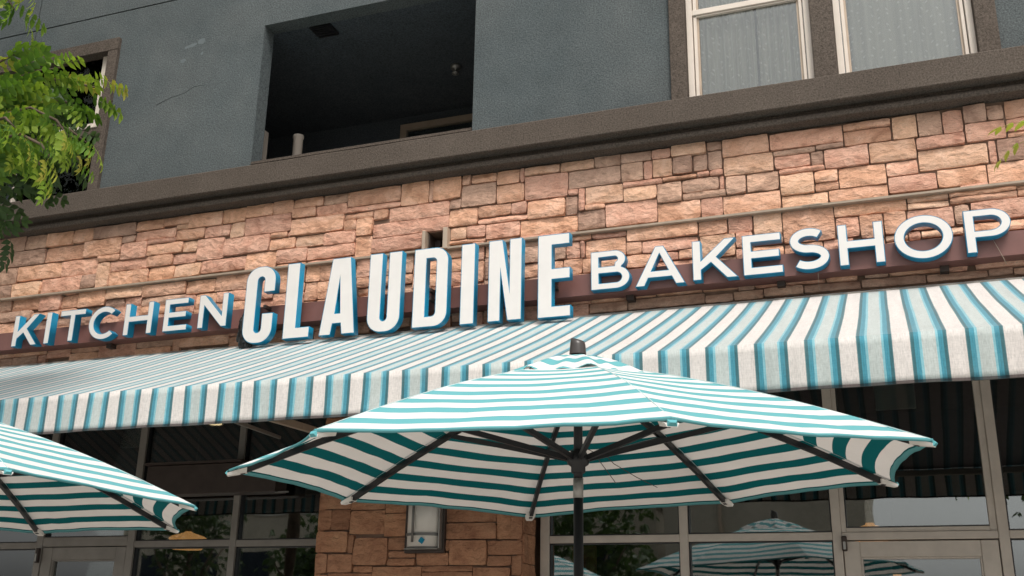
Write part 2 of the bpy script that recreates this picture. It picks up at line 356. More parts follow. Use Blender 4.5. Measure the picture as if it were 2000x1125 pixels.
# windows of the upper storey
YF = 6.85
def strip(x0, x1, z0, z1, y=6.76): return (x0, x1, y, YF+.02, z0, z1)
def upper_window(name, label, x0, x1, z0, z1, rail, parentname=None, cols=True):
    t = thing(name, label, 'window', ((x0+x1)/2, YF, z0))
    fw = .045
    boxes('frame', [(x0, x0+fw, YF-.03, YF+.03, z0, z1), (x1-fw, x1, YF-.03, YF+.03, z0, z1), (x0+fw, x1-fw, YF-.03, YF+.03, z1-fw, z1), (x0+fw, x1-fw, YF-.03, YF+.03, z0, z0+fw)], M['cream'], t, .004)
    y = YF-.018
    if rail: 
        boxes('sash_rail', [(x0+fw, x1-fw, YF-.024, YF+.02, rail, rail+.045), (x0+fw, x1-fw, YF-.012, YF+.02, rail-.014, rail-.001)], M['cream'], t, .003)
    boxes('inner_sash', [(x0+fw+.006, x0+fw+.03, YF-.012, YF+.028, z0+fw, z1-fw), (x1-fw-.03, x1-fw-.006, YF-.012, YF+.028, z0+fw, z1-fw)], M['cream'], t, .003)
    boxes('sash_stop', [(x0+fw+.03, x0+fw+.046, YF+.004, YF+.04, z0+fw, z1-fw), (x1-fw-.046, x1-fw-.03, YF+.004, YF+.04, z0+fw, z1-fw)], M['rail'], t)
    if rail:
        box('pane', x0+fw, x1-fw, YF+.012, YF+.018, z0+fw, rail, M['glass2'], t); box('pane', x0+fw, x1-fw, YF+.012, YF+.018, rail+.045, z1-fw, M['glass2'], t)
    else: box('pane', x0+fw, x1-fw, YF+.012, YF+.018, z0+fw, z1-fw, M['glass2'], t)
    return t
trim = thing('window_surround', 'brown stucco surround framing the pair of curtained windows', 'window trim', (-.23, 6.76, 5.2))
boxes('jamb_left', [strip(-1.322, -1.205, 5.0, 8.0)], M['brown'], trim, .004); boxes('jamb_middle', [strip(-.312, -.158, 5.0, 8.0)], M['brown'], trim, .004)
boxes('jamb_right', [strip(.741, .875, 5.0, 8.0)], M['brown'], trim, .004); boxes('head', [(-1.205, .741, 6.765, YF+.02, 7.55, 8.0)], M['brown'], trim)
for o in list(trim.children): o.name = 'jamb' if 'jamb' in o.name else o.name
def curtain(x0, x1, z0, z1, label):
    V = []; Fc = []; n = 60
    for i in range(n+1):
        x = x0+(x1-x0)*i/n; y = 6.985+.026*math.sin(i*.8)+.022*math.sin(i*.31+1)
        V += [(x, y, z0), (x, y, z1)]
    for i in range(n): Fc.append((2*i, 2*i+2, 2*i+3, 2*i+1))
    o = mesh('curtain', V, Fc, M['curtain'], None, True); tag(o, label, 'curtain'); return o
upper_window('sash_window', 'cream framed window with a cross rail over the stone wall', -1.203, -.314, 5.0, 7.5, 5.990)
upper_window('tall_window', 'wide cream framed window without cross rail near the right edge', -.156, .739, 5.0, 7.5, None)
curtain(-1.17, -.72, 4.95, 7.5, 'left net curtain with white dots behind the cross railed window')
curtain(-.705, -.34, 4.95, 7.5, 'right net curtain with white dots behind the cross railed window')
curtain(-.13, .72, 4.95, 7.5, 'dotted net curtain filling the window without cross rail')
room = thing('upstairs_room', 'dim room behind the curtained upstairs windows', 'room', (-.2, 8, 5))
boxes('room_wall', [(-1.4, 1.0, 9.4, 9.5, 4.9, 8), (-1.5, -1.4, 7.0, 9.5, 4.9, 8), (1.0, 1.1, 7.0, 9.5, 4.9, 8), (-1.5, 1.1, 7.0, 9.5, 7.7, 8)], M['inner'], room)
# window at the left, behind the tree
t2 = thing('side_window_surround', 'brown stucco surround of the window behind the tree', 'window trim', (-7.4, 6.76, 5.2))
boxes('jamb', [strip(-6.632, -6.523, 5.0, 6.705)], M['brown'], t2, .004); boxes('head', [strip(-8.4, -6.523, 6.707, 6.835)], M['brown'], t2, .004); boxes('jamb', [strip(-8.4, -8.25, 5.0, 6.705)], M['brown'], t2, .004)
t3 = thing('side_window', 'cream framed window half hidden by the green tree', 'window', (-7.4, YF, 5.2))
ys = (YF-.01, YF+.04)
boxes('frame', [(-6.756, -6.705, *ys, 5.965, 6.76), (-8.25, -6.756, *ys, 6.715, 6.76), (-8.25, -6.756, *ys, 5.965, 6.012), (-8.25, -8.20, *ys, 6.012, 6.715)], M['cream'], t3, .004)
boxes('frame', [(-7.64, -7.59, *ys, 5.2, 5.90)], M['cream'], t3, .004)
box('pane', -8.2, -6.756, YF+.015, YF+.02, 6.012, 6.715, M['glass3'], t3)
box('pane', -8.2, -6.70, YF+.06, YF+.066, 5.1, 5.9, M['glass3'], t3)
boxes('sill', [(-8.25, -6.64, YF+.0, YF+.09, 5.90, 5.963)], M['brown'], t3)
boxes('backing', [(-8.4, -6.4, 7.5, 7.55, 5.0, 7.0), (-6.52, -6.45, 6.96, 7.5, 5., 7.0)], M['inner'], t3)
bl = boxes('blind', [(-8.1, -6.75, 6.90, 6.904, 6.42-.028*i, 6.44-.028*i) for i in range(2, 9)]+[(-8.1, -6.75, 6.895, 6.915, 6.50, 6.56)], M['blind']); tag(bl, 'olive slatted blind inside the window behind the tree', 'blind')
cu = mesh('curtain', [(-8.1+.05*i, 6.94+.02*math.sin(i*1.3), z) for i in range(27) for z in (5.0, 6.2)], [(2*i, 2*i+2, 2*i+3, 2*i+1) for i in range(26)], M['curtain'], None, True); tag(cu, 'pale curtain low in the window behind the tree', 'curtain')

# ---------------------------------------------------------------- stone wall
WALLDATA = '''-161,3249,148,3302,o|-161,3140,144,3248,o|151,3138,308,3306,y|311,3132,461,3310,g|463,3135,590,3300,p|594,3185,732,3311,g|735,3188,836,3299,g|841,3184,1126,3310,o|592,3053,837,3185,p|839,3088,1113,3183,p|767,2884,1087,3050,g|716,2887,764,3050,p|290,3043,588,3131,p|-8,2988,288,3138,y|-297,2987,-10,3132,p|89,2880,286,2985,p|291,2891,713,3041,y|-214,2834,87,2984,o|92,2755,391,2875,p|393,2759,690,2884,o|692,2725,1067,2884,o|-288,2740,89,2833,o|195,2626,448,2676,y|450,2678,846,2719,o|846,2632,1055,2679,o|-1343,3229,-1090,3320,y|-1089,3244,-979,3315,g|-978,3174,-655,3310,o|-652,3178,-164,3303,p|-1334,3094,-1192,3227,g|-1190,3098,-1087,3227,g|-1085,3095,-982,3244,g|-975,3028,-632,3174,y|-632,3130,-349,3173,g|-347,3135,-164,3174,g|-627,3030,-386,3128,p|-384,3029,-299,3130,g|-602,2984,-297,3026,p|-1162,3050,-1073,3093,p|-1072,3045,-979,3095,p|-1273,2944,-1012,3042,g|-1011,2942,-975,3044,p|-1271,2888,-966,2941,g|-965,2886,-825,3027,g|-822,2886,-604,3027,g|-599,2832,-373,2982,y|-371,2893,-217,2981,o|-371,2834,-217,2893,o|-1146,2737,-992,2887,p|-991,2735,-600,2881,o|-595,2734,-291,2830,y|-1169,2604,-969,2730,o|-967,2601,-796,2726,p|-793,2560,-603,2728,y|-919,2487,-803,2601,p|-600,2483,-265,2730,o|-807,2410,-603,2487,o|-920,2403,-810,2485,p|-599,2409,-350,2483,o|-348,2401,-153,2483,p|-1162,2442,-921,2601,y|-265,2633,192,2730,o|-258,2486,-110,2628,p|-108,2464,39,2626,o|42,2467,180,2629,o|196,2676,446,2719,y|451,2632,846,2678,o|846,2679,1058,2721,o|186,2483,465,2624,p|182,2419,257,2480,p|259,2422,511,2477,y|467,2488,561,2625,g|565,2500,1042,2629,p|555,2421,1030,2487,o|41,2422,179,2465,y|-2456,3237,-2179,3305,y|-2178,3235,-1915,3317,y|-1915,3231,-1714,3318,g|-1711,3234,-1485,3310,g|-1714,3089,-1548,3234,g|-1484,3233,-1346,3311,p|-1547,3088,-1480,3230,p|-1479,3092,-1336,3229,y|-1700,3041,-1413,3086,p|-1412,3050,-1163,3089,o|-2454,3040,-2116,3232,p|-2115,3037,-2040,3088,p|-2114,3090,-1717,3229,g|-2039,2908,-1988,3090,p|-1986,2947,-1702,3088,y|-1700,2932,-1453,3040,y|-1452,2887,-1274,3039,g|-2432,2884,-2137,3032,o|-2137,2887,-2043,3035,g|-1988,2900,-1836,2947,o|-2042,2758,-1837,2900,g|-1835,2756,-1455,2932,p|-1453,2741,-1147,2886,o|-2488,2758,-2044,2882,o|-2086,2673,-1938,2720,o|-1937,2668,-1681,2714,p|-1680,2621,-1171,2727,o|-1987,2532,-1686,2668,o|-2028,2541,-1988,2670,p|-2131,2547,-2028,2670,p|-1684,2524,-1572,2621,o|-1571,2521,-1173,2616,p|-1685,2421,-1479,2521,o|-2007,2419,-1687,2529,o|-2151,2419,-2008,2541,o|-1476,2454,-1313,2515,p|-1311,2449,-1166,2521,o|-3964,3180,-3488,3311,o|-3964,3131,-3487,3180,p|-3487,3127,-3245,3319,o|-3245,3129,-3211,3316,o|-3211,3132,-2970,3320,o|-3065,3044,-2968,3130,g|-2969,3232,-2896,3320,o|-2895,3236,-2684,3316,o|-2968,3046,-2684,3231,g|-2684,3195,-2498,3312,o|-2498,3196,-2456,3311,p|-2682,3042,-2456,3192,o|-2830,2949,-2562,3042,o|-2562,2944,-2434,3038,p|-2829,2893,-2432,2943,p|-3064,2898,-2831,3042,o|-3587,3006,-3065,3125,p|-3723,3042,-3588,3127,o|-3721,2888,-3066,3006,p|-3725,2763,-3268,2885,p|-3055,2795,-2917,2891,y|-2916,2797,-2764,2893,p|-3069,2759,-2767,2795,o|-2764,2768,-2488,2888,p|-5150,3185,-4920,3311,o|-4920,3206,-4658,3319,o|-4658,3200,-4464,3320,o|-4464,3229,-4185,3314,o|-4185,3225,-3965,3313,g|-4464,3143,-4244,3229,o|-4244,3135,-3964,3225,p|-4915,3045,-4470,3199,p|-4468,2992,-3982,3135,o|-3981,3071,-3726,3125,o|-3982,2980,-3869,3068,o|-3869,2919,-3723,3070,o|-4659,2996,-4500,3043,o|-4500,2995,-4468,3042,p|-5058,3045,-4915,3182,y|-5107,2890,-4660,3045,p|-4660,2889,-4414,2992,o|-4414,2888,-4152,2986,y|-4152,2872,-3870,2980,p|-3869,2737,-3725,2918,o|-4873,2740,-4582,2886,o|-4582,2764,-4299,2884,p|-4298,2768,-3869,2871,p|-4296,2582,-4164,2718,o|-4164,2577,-4050,2717,o|-4293,2425,-4179,2581,o|-4178,2430,-4042,2575,o|-3842,2570,-3712,2729,p|-3827,2484,-3709,2569,o|-3821,2422,-3702,2482,o|-6495,3194,-6030,3310,g|-6030,3216,-5746,3311,o|-5746,3230,-5484,3311,o|-5603,3180,-5484,3230,y|-5484,3179,-5150,3307,o|-6023,3123,-5603,3209,p|-5887,3078,-5593,3122,p|-5593,3081,-5311,3178,o|-5311,3075,-5058,3175,p|-6164,3120,-6023,3191,g|-6165,2972,-5887,3118,p|-6576,3035,-6165,3188,o|-5887,2976,-5519,3076,o|-5519,2971,-5381,3071,y|-5376,2882,-5107,3071,p|-5874,2869,-5609,2973,o|-5609,2872,-5376,2965,p|-6404,2974,-6168,3033,o|-6264,2875,-5874,2969,p|-6395,2726,-6264,2970,y|-6264,2725,-5995,2872,o|-5995,2724,-5844,2866,o|-5844,2748,-5582,2866,o|-5582,2750,-5317,2867,y|-5317,2760,-4873,2876,p|-5880,2603,-5432,2711,o|-5431,2588,-5144,2705,o|-5144,2582,-4799,2732,o|-5121,2488,-4825,2581,p|-5326,2452,-5121,2582,o|-8039,3176,-7249,3320,g|-7249,3180,-7012,3317,g|-7012,3183,-6719,3315,o|-6719,3189,-6495,3320,o|-8004,3031,-7458,3174,g|-7458,3033,-7002,3175,g|-7002,3036,-6576,3178,o|-7970,2872,-7299,3027,g|-7299,2888,-6802,3030,o|-6802,2880,-6404,3027,p|-7930,2731,-7334,2864,g|-7334,2735,-7001,2869,y|-7001,2740,-6557,2880,p|-6557,2748,-6395,2879,g|-7806,2612,-7304,2726,g|-7304,2607,-6978,2729,o|-6978,2576,-6743,2722,p|-6743,2586,-6560,2702,o|-6560,2574,-6264,2718,o|-6264,2619,-5880,2716,y|-7781,2504,-7047,2607,g|-7047,2499,-6720,2576,o|-1961,2117,-1684,2190,g|-1682,2118,-1145,2195,g|-1144,2114,-954,2177,g|-952,2119,-754,2180,g|-752,2122,-494,2186,g|-492,2127,-135,2181,g|-132,2126,259,2185,g|262,2126,620,2181,g|623,2134,763,2182,g|764,2125,1044,2172,g|-8100,3230,-8040,3310,o|1130,3160,1350,3310,g|-8100,3150,-8040,3230,o|1130,3050,1350,3160,p|-8100,3000,-8040,3150,o|840,3050,1110,3088,o|1130,2970,1350,3050,o|-8100,2890,-8040,3000,p|1130,2800,1350,2970,o|-8100,2810,-8040,2890,o|-8100,2730,-8040,2810,p|1130,2630,1350,2800,o|-4299,2720,-3870,2768,p|-2760,2620,-2490,2768,o|-4580,2590,-4300,2760,o|-3350,2650,-2870,2758,o|-2870,2610,-2770,2759,p|-2490,2720,-2050,2758,p|520,2720,690,2759,p|-5840,2712,-5540,2748,o|-5540,2711,-5320,2750,p|-6730,2702,-6560,2740,o|-8100,2560,-8040,2730,o|-7930,2650,-7810,2730,p|-4798,2650,-4580,2730,g|-3708,2560,-3350,2730,g|-4050,2580,-3870,2720,o|-2490,2670,-2090,2720,g|-2490,2541,-2131,2670,g|-7930,2570,-7810,2650,o|-4799,2480,-4580,2650,p|-3350,2540,-2870,2650,o|1130,2550,1350,2630,o|-6260,2540,-6060,2618,g|-6060,2540,-5880,2619,p|-2760,2450,-2570,2620,g|-2570,2450,-2490,2620,p|-2870,2440,-2770,2610,o|-5880,2520,-5431,2600,g|-4580,2510,-4300,2590,o|-6720,2500,-6560,2580,o|-5430,2410,-5330,2580,p|-4040,2410,-3870,2580,o|-7930,2460,-7810,2570,o|-6560,2400,-6260,2570,g|-8100,2410,-8040,2560,o|-3709,2482,-3350,2560,o|-790,2490,-600,2560,g|1130,2470,1350,2550,o|-6260,2370,-5880,2540,p|-3350,2430,-3140,2540,o|-3140,2430,-2870,2540,p|-2490,2430,-2151,2540,o|-5880,2440,-5430,2520,o|-4580,2360,-4300,2510,p|-7780,2330,-7530,2500,p|-7530,2350,-7170,2500,o|-7170,2330,-6810,2498,g|-6810,2420,-6560,2499,g|-5120,2380,-4820,2488,o|-4800,2370,-4580,2480,p|-3700,2400,-3440,2480,o|-3440,2400,-3350,2480,o|1110,2390,1350,2470,g|-7930,2310,-7810,2460,o|-110,2310,40,2460,o|-5330,2300,-5120,2450,o|-2770,2370,-2490,2450,g|-1479,2280,-1162,2449,p|-5880,2270,-5430,2440,p|-2870,2290,-2770,2440,p|-1160,2290,-920,2440,g|-4179,2280,-4040,2430,o|-3350,2280,-3020,2430,o|-3020,2320,-2870,2430,p|-2490,2350,-2240,2430,g|-2240,2260,-2151,2430,p|-6810,2250,-6560,2420,o|-4290,2270,-4180,2420,o|-3820,2270,-3700,2420,o|-2150,2270,-1950,2418,o|-1950,2340,-1690,2419,g|-1680,2310,-1480,2420,o|40,2270,510,2419,o|550,2270,910,2420,o|910,2340,1030,2420,p|-8100,2330,-8040,2410,p|-5430,2300,-5330,2410,p|-4040,2330,-3870,2410,p|-810,2240,-350,2409,o|-6560,2320,-6260,2400,g|-3700,2290,-3440,2400,o|-3440,2290,-3350,2400,g|-920,2250,-810,2400,o|-350,2250,-150,2400,o|1110,2280,1350,2390,o|-5120,2300,-4820,2380,g|-6260,2260,-6010,2370,o|-6010,2260,-5880,2370,o|-4800,2220,-4580,2370,p|-2770,2220,-2580,2370,o|-2580,2200,-2490,2370,p|-4580,2210,-4300,2360,o|-7530,2180,-7170,2350,o|-2490,2180,-2240,2350,p|-1950,2260,-1690,2340,g|910,2260,1030,2340,o|-8100,2160,-8040,2330,o|-7810,2250,-7530,2330,p|-7170,2180,-6810,2330,o|-4040,2180,-3840,2330,p|-6560,2170,-6260,2320,o|-3020,2150,-2870,2320,o|-7930,2200,-7810,2310,g|-1680,2200,-1480,2310,o|-110,2190,40,2310,g|-5430,2130,-4960,2300,o|-4960,2190,-4820,2300,p|-3700,2140,-3350,2290,o|-2870,2210,-2770,2290,o|-1160,2200,-920,2290,o|-4180,2170,-4040,2280,o|-3350,2200,-3020,2280,p|-1480,2200,-1160,2280,o|1110,2110,1350,2280,o|-5880,2160,-5510,2270,g|-5510,2100,-5430,2270,o|-4290,2120,-4180,2270,g|-3820,2120,-3700,2270,o|-2150,2191,-1950,2270,p|40,2190,380,2270,o|380,2181,510,2270,p|550,2182,910,2270,p|-6260,2090,-5880,2260,p|-2240,2180,-2150,2260,p|-1950,2190,-1690,2260,o|910,2172,1030,2260,o|-7810,2170,-7530,2250,o|-6810,2140,-6560,2250,p|-920,2180,-810,2250,g|-350,2181,-150,2250,o|-810,2190,-350,2240,p|-4800,2070,-4580,2220,o|-2770,2070,-2580,2220,o|-4580,2040,-4300,2210,o|-2870,2040,-2770,2210,p|-7930,2090,-7810,2200,o|-3350,2030,-3020,2200,o|-2580,2050,-2490,2200,p|-4960,2080,-4820,2190,o|-2150,2080,-1961,2190,p|-7530,2030,-7190,2180,g|-7190,2030,-6910,2180,g|-6910,2100,-6810,2180,p|-4040,2010,-3840,2180,o|-2490,2100,-2150,2180,p|-7810,2020,-7610,2170,o|-7610,2020,-7530,2170,g|-6560,2020,-6260,2170,o|-4180,2020,-4040,2170,p|-8100,1990,-8040,2160,o|-5880,2080,-5510,2160,o'''
PIERDATA = '''-4025,804,-3760,970,p|-3760,794,-3483,951,p|-3481,766,-3280,931,p|-4025,653,-3914,804,p|-3914,653,-3760,802,y|-3760,624,-3481,792,p|-3481,605,-3283,765,p|-4024,497,-3769,649,o|-3769,492,-3718,624,p|-3717,408,-3447,602,p|-3446,509,-3299,602,p|-3445,458,-3231,507,o|-3447,403,-3229,457,o|-4018,353,-3919,496,p|-3919,358,-3717,490,p|-3714,358,-3558,406,p|-3556,321,-3172,401,o|-3171,364,-2795,403,p|-3228,404,-2977,496,y|-3009,502,-2974,576,p|-3011,692,-2630,798,p|-3007,579,-2628,690,p|-2628,574,-2528,798,p|-2527,573,-2439,796,p|-2974,406,-2694,575,p|-2694,471,-2439,571,o|-2693,399,-2518,469,o|-2517,338,-2439,469,p|-3172,323,-2797,364,p|-2795,323,-2521,395,o|-4025,1750,-3835,1900,p|-3835,1750,-3525,1900,o|-3525,1750,-3315,1900,o|-3315,1790,-3125,1900,o|-3125,1730,-2825,1900,p|-2825,1750,-2565,1900,p|-2565,1750,-2445,1900,p|-3315,1640,-3125,1790,o|-4025,1670,-3745,1750,p|-3745,1580,-3465,1750,p|-3465,1600,-3315,1750,o|-2825,1670,-2525,1750,p|-2525,1670,-2445,1750,p|-3125,1560,-2915,1730,p|-2915,1580,-2825,1730,p|-4025,1590,-3745,1670,p|-2825,1520,-2445,1670,p|-3315,1530,-3125,1640,o|-3465,1430,-3315,1600,p|-4025,1480,-3745,1590,p|-3745,1470,-3545,1580,p|-3545,1470,-3465,1580,p|-2915,1410,-2825,1580,p|-3125,1450,-2915,1560,o|-3315,1380,-3125,1530,p|-2825,1440,-2535,1520,p|-2535,1370,-2445,1520,p|-4025,1400,-3745,1480,o|-3745,1360,-3465,1470,o|-3125,1340,-2915,1450,o|-2825,1270,-2535,1440,p|-3465,1350,-3315,1430,p|-2915,1240,-2825,1410,p|-4025,1290,-3745,1400,p|-3315,1210,-3125,1380,o|-2535,1260,-2445,1370,o|-3745,1190,-3555,1360,o|-3555,1190,-3465,1360,p|-3465,1200,-3315,1350,p|-3125,1230,-2915,1340,o|-4025,1210,-3745,1290,o|-2825,1160,-2535,1270,o|-2535,1090,-2445,1260,o|-2915,1160,-2825,1240,p|-3125,1060,-2915,1230,o|-4025,1130,-3835,1210,p|-3835,1130,-3745,1210,p|-3315,1100,-3125,1210,p|-3465,1120,-3315,1200,p|-3745,1080,-3465,1190,p|-2915,990,-2615,1160,p|-2615,1080,-2535,1160,o|-4025,970,-3745,1130,o|-3465,931,-3315,1120,p|-3315,931,-3125,1100,p|-2535,940,-2445,1090,o|-3745,951,-3465,1080,p|-2615,910,-2535,1080,p|-3125,980,-2915,1060,o|-2915,800,-2705,990,o|-2705,800,-2615,990,p|-3125,910,-2915,980,p|-2535,800,-2445,940,p|-3025,800,-2915,910,p|-2615,800,-2535,910,o|-3915,190,-3556,358,p|-4015,200,-3915,350,p|-2515,190,-2445,338,o|-3555,150,-3355,320,p|-3355,240,-3045,320,o|-3045,210,-2855,320,p|-2855,170,-2615,320,p|-2615,240,-2525,320,p|-3355,70,-3045,240,p|-2615,70,-2525,240,p|-3045,60,-2855,210,p|-4015,30,-3915,200,p|-3915,80,-3555,190,p|-2515,20,-2445,190,p|-2855,20,-2615,170,p|-3555,70,-3355,150,p|-3915,0,-3715,80,p|-3715,-100,-3555,80,p|-3555,-40,-3295,70,p|-3295,-100,-3045,70,p|-2615,-10,-2525,70,o|-3045,-100,-2855,60,o|-4015,-50,-3915,30,p|-2855,-100,-2615,20,p|-2515,-100,-2445,20,p|-3915,-100,-3715,0,p|-2615,-100,-2515,-10,p|-3555,-100,-3295,-40,p|-4015,-100,-3915,-50,o'''
def stone_mesh(x0, z0, x1, z1, yf, depth, seed, rough=1.0, name='stone'):
    r = random.Random(seed); g = r.uniform(.0006, .0022); x0 += g; x1 -= g; z0 += g*1.1; z1 -= g*1.1; w_, h_ = x1-x0, z1-z0
    nx = max(3, min(9, int(round(w_/.042)))); nz = max(3, min(5, int(round(h_/.038))))
    off = r.uniform(-.010, .014)*rough; tx = r.uniform(-.010, .010)*rough; tz = r.uniform(-.010, .014)*rough; sv = Vector((r.uniform(0, 99), r.uniform(0, 99), 0))
    cut = [r.random() < .35 for _ in range(4)]
    V = []; Fc = []
    for j in range(nz+1):
        for i in range(nx+1):
            u, v = i/nx, j/nz; x = x0+w_*u; z = z0+h_*v; edge = (i in (0, nx)) or (j in (0, nz))
            n1 = mnoise.noise(Vector((x*9, z*11, 0))+sv); n2 = mnoise.noise(Vector((x*26, z*30, 5))+sv)
            y = yf-off-tx*(u-.5)-tz*(.5-v)-.009*n1*rough-.008*n2*rough
            if j <= 1 and not edge: y -= (.006+.010*abs(n2))*rough
            if edge:
                y += .0035+.003*n2
                jj = .0042*(abs(n2)+abs(n1)*.6)
                if i == 0: x += jj
                if i == nx: x -= jj
                if j == 0: z += jj*1.3
                if j == nz: z -= jj*1.2
                if (i in (0, nx)) and (j in (0, nz)):
                    k = .001+.004*r.random(); x += k if i == 0 else -k; z += k*.7 if j == 0 else -k*.7
            else:
                x += .006*n2; z += .005*n1
            V.append((x, y, z))
    for j in range(nz):
        for i in range(nx):
            a = j*(nx+1)+i; Fc.append((a, a+1, a+nx+2, a+nx+1))
    ring = [i for i in range(nx+1)]+[j*(nx+1)+nx for j in range(1, nz+1)]+[nz*(nx+1)+i for i in range(nx-1, -1, -1)]+[j*(nx+1) for j in range(nz-1, 0, -1)]
    b = len(V)
    for k in ring: V.append(V[k])
    for k in ring: V.append((V[k][0], yf+depth, V[k][2]))
    n = len(ring)
    for k in range(n): Fc.append((b+k, b+n+k, b+n+(k+1) % n, b+(k+1) % n))
    return V, Fc
def build_stones(data, parent, yf, depth, limit, matmap, score, zadd=1.6, skip=None, rough=1.0):
    L = []
    for s in data.split('|'):
        q = s.split(','); a = [float(v)/1000 for v in q[:4]]; L.append((a[0], a[1]+zadd, a[2], a[3]+zadd, q[4]))
    if skip: L = [s for s in L if not skip(s)]
    L.sort(key=score, reverse=True)
    rest = {}
    for i, (x0, z0, x1, z1, k) in enumerate(L):
        V, Fc = stone_mesh(x0, z0, x1, z1, yf, depth, i*7+3, rough)
        if i < limit:
            o = mesh('stone', V, Fc, matmap[k], None, True); place(o, parent)
        else:
            q = rest.setdefault('r', ([], [], [])); b = len(q[0]); q[0].extend(V); q[1].extend([tuple(b+t for t in f) for f in Fc]); q[2].extend([k]*len(Fc))
    for V, Fc, K in rest.values():
        o = mesh('small_stones', V, Fc, None, None, True); ks = sorted(set(K)); 
        for k in ks: o.data.materials.append(matmap[k])
        for p, k in zip(o.data.polygons, K): p.material_index = ks.index(k)
        place(o, parent); tag(o, kind='stuff')
    return L
sw = thing('stone_wall', 'long band of tan and pink split stone between the ledge and the striped awning', 'stone wall', (-3, 6.82, 3.5))
def sc_wall(s):
    vis = s[3] > 3.62 and s[0] < 1.2 and s[2] > -8.0
    return (s[2]-s[0])*(s[3]-s[1])*(1 if vis else .01)*(1.6 if s[0] > -3 else 1)
build_stones(WALLDATA, sw, 6.78, .04, 298, {'o': M['o'], 'p': M['p'], 'y': M['y'], 'g': M['g']}, sc_wall)
bm = bmesh.new()
HX0, HX1, HZ0, HZ1 = -3.268, -3.068, 4.358, 4.485
for a, b, c, d in split_rects(-16, 6, 3.45, 5.1, [(HX0, HX1, HZ0, HZ1)]): bm_box(bm, a, b, 6.808, 7.0, c, d)
me = bpy.data.meshes.new('mortar_backing'); bm.to_mesh(me); bm.free(); place(link('mortar_backing', me, M['mortar']), sw)
# side continuations outside the picture
boxes('plain_course', [(-16, -8.12, 6.79, 6.807, 3.45, 4.918), (1.5, 6, 6.79, 6.807, 3.45, 4.918)], M['o'], sw)
vb = thing('wall_vent', 'small square tan vent box opening in the stone above the big letters', 'vent', (-3.17, 6.78, 4.36))
boxes('vent_frame', [(HX0-.004, HX0+.022, 6.745, 6.99, HZ0-.04, HZ1), (HX1-.026, HX1+.012, 6.735, 6.99, HZ0-.04, HZ1+.004), (HX0+.022, HX1-.026, 6.99, 7.02, HZ0-.04, HZ1)], M['rail'], vb, .002)
boxes('vent_insert', [(HX0+.03, HX0+.036, 6.80, 6.97, HZ0-.02, HZ1-.01), (HX0+.03, HX0+.08, 6.90, 6.97, HZ0-.02, HZ1-.03)], M['darkmetal'], vb)
rl = thing('drip_rail', 'thin tan metal rail running along the stone wall above the letters', 'rail', (-3, 6.77, 4.32))
for k, (a, b) in enumerate(((-16, -7.9), (-7.896, -5.42), (-5.416, -3.275), (-3.058, -.42), (-.416, 1.9), (1.904, 6))):
    extrude_profile('rail_length', [(6.80, 4.312), (6.750, 4.312), (6.744, 4.316), (6.742, 4.330), (6.80, 4.340)], a, b, M['rail'], rl, 8, .0006)
boxes('rail_splice', [(-.46, -.33, 6.738, 6.75, 4.326, 4.332)], M['rail'], rl)

# pier between the two shopfronts
pier = thing('stone_pier', 'brown stone pier carrying the wall lamp between the shopfronts', 'pier', (-3.23, 6.8, 0))
PX0, PX1 = -4.025, -2.439
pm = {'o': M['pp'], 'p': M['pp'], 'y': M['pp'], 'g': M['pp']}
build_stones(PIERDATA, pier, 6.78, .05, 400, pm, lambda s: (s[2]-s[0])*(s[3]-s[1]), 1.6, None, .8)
boxes('core', [(PX0+.012, PX1-.035, 6.812, 7.4, 0, 3.5)], M['mortar'], pier)
rr = random.Random(8)
for z in [x*.0 for x in range(0)]: pass
def side_stone(y0, z0, y1, z1, X, sgn, seed):
    V, Fc = stone_mesh(y0, z0, y1, z1, 0, .045, seed, .7)
    V = [(X-sgn*v[1], v[0], v[2]) for v in V]
    if sgn < 0: Fc = [tuple(reversed(f)) for f in Fc]
    o = mesh('stone', V, Fc, M['pp'], None, True); place(o, pier)
for X, sgn in ((PX1, 1), (PX0, -1)):
    z = .02
    while z < 3.4:
        h_ = rr.choice([.11, .14, .17, .2])
        if rr.random() < .45: side_stone(6.80, z, 7.07, z+h_, X, sgn, rr.random())
        else:
            c_ = rr.uniform(6.88, 6.99); side_stone(6.80, z, c_, z+h_, X, sgn, rr.random()); side_stone(c_, z, 7.07, z+h_, X, sgn, rr.random())
        z += h_

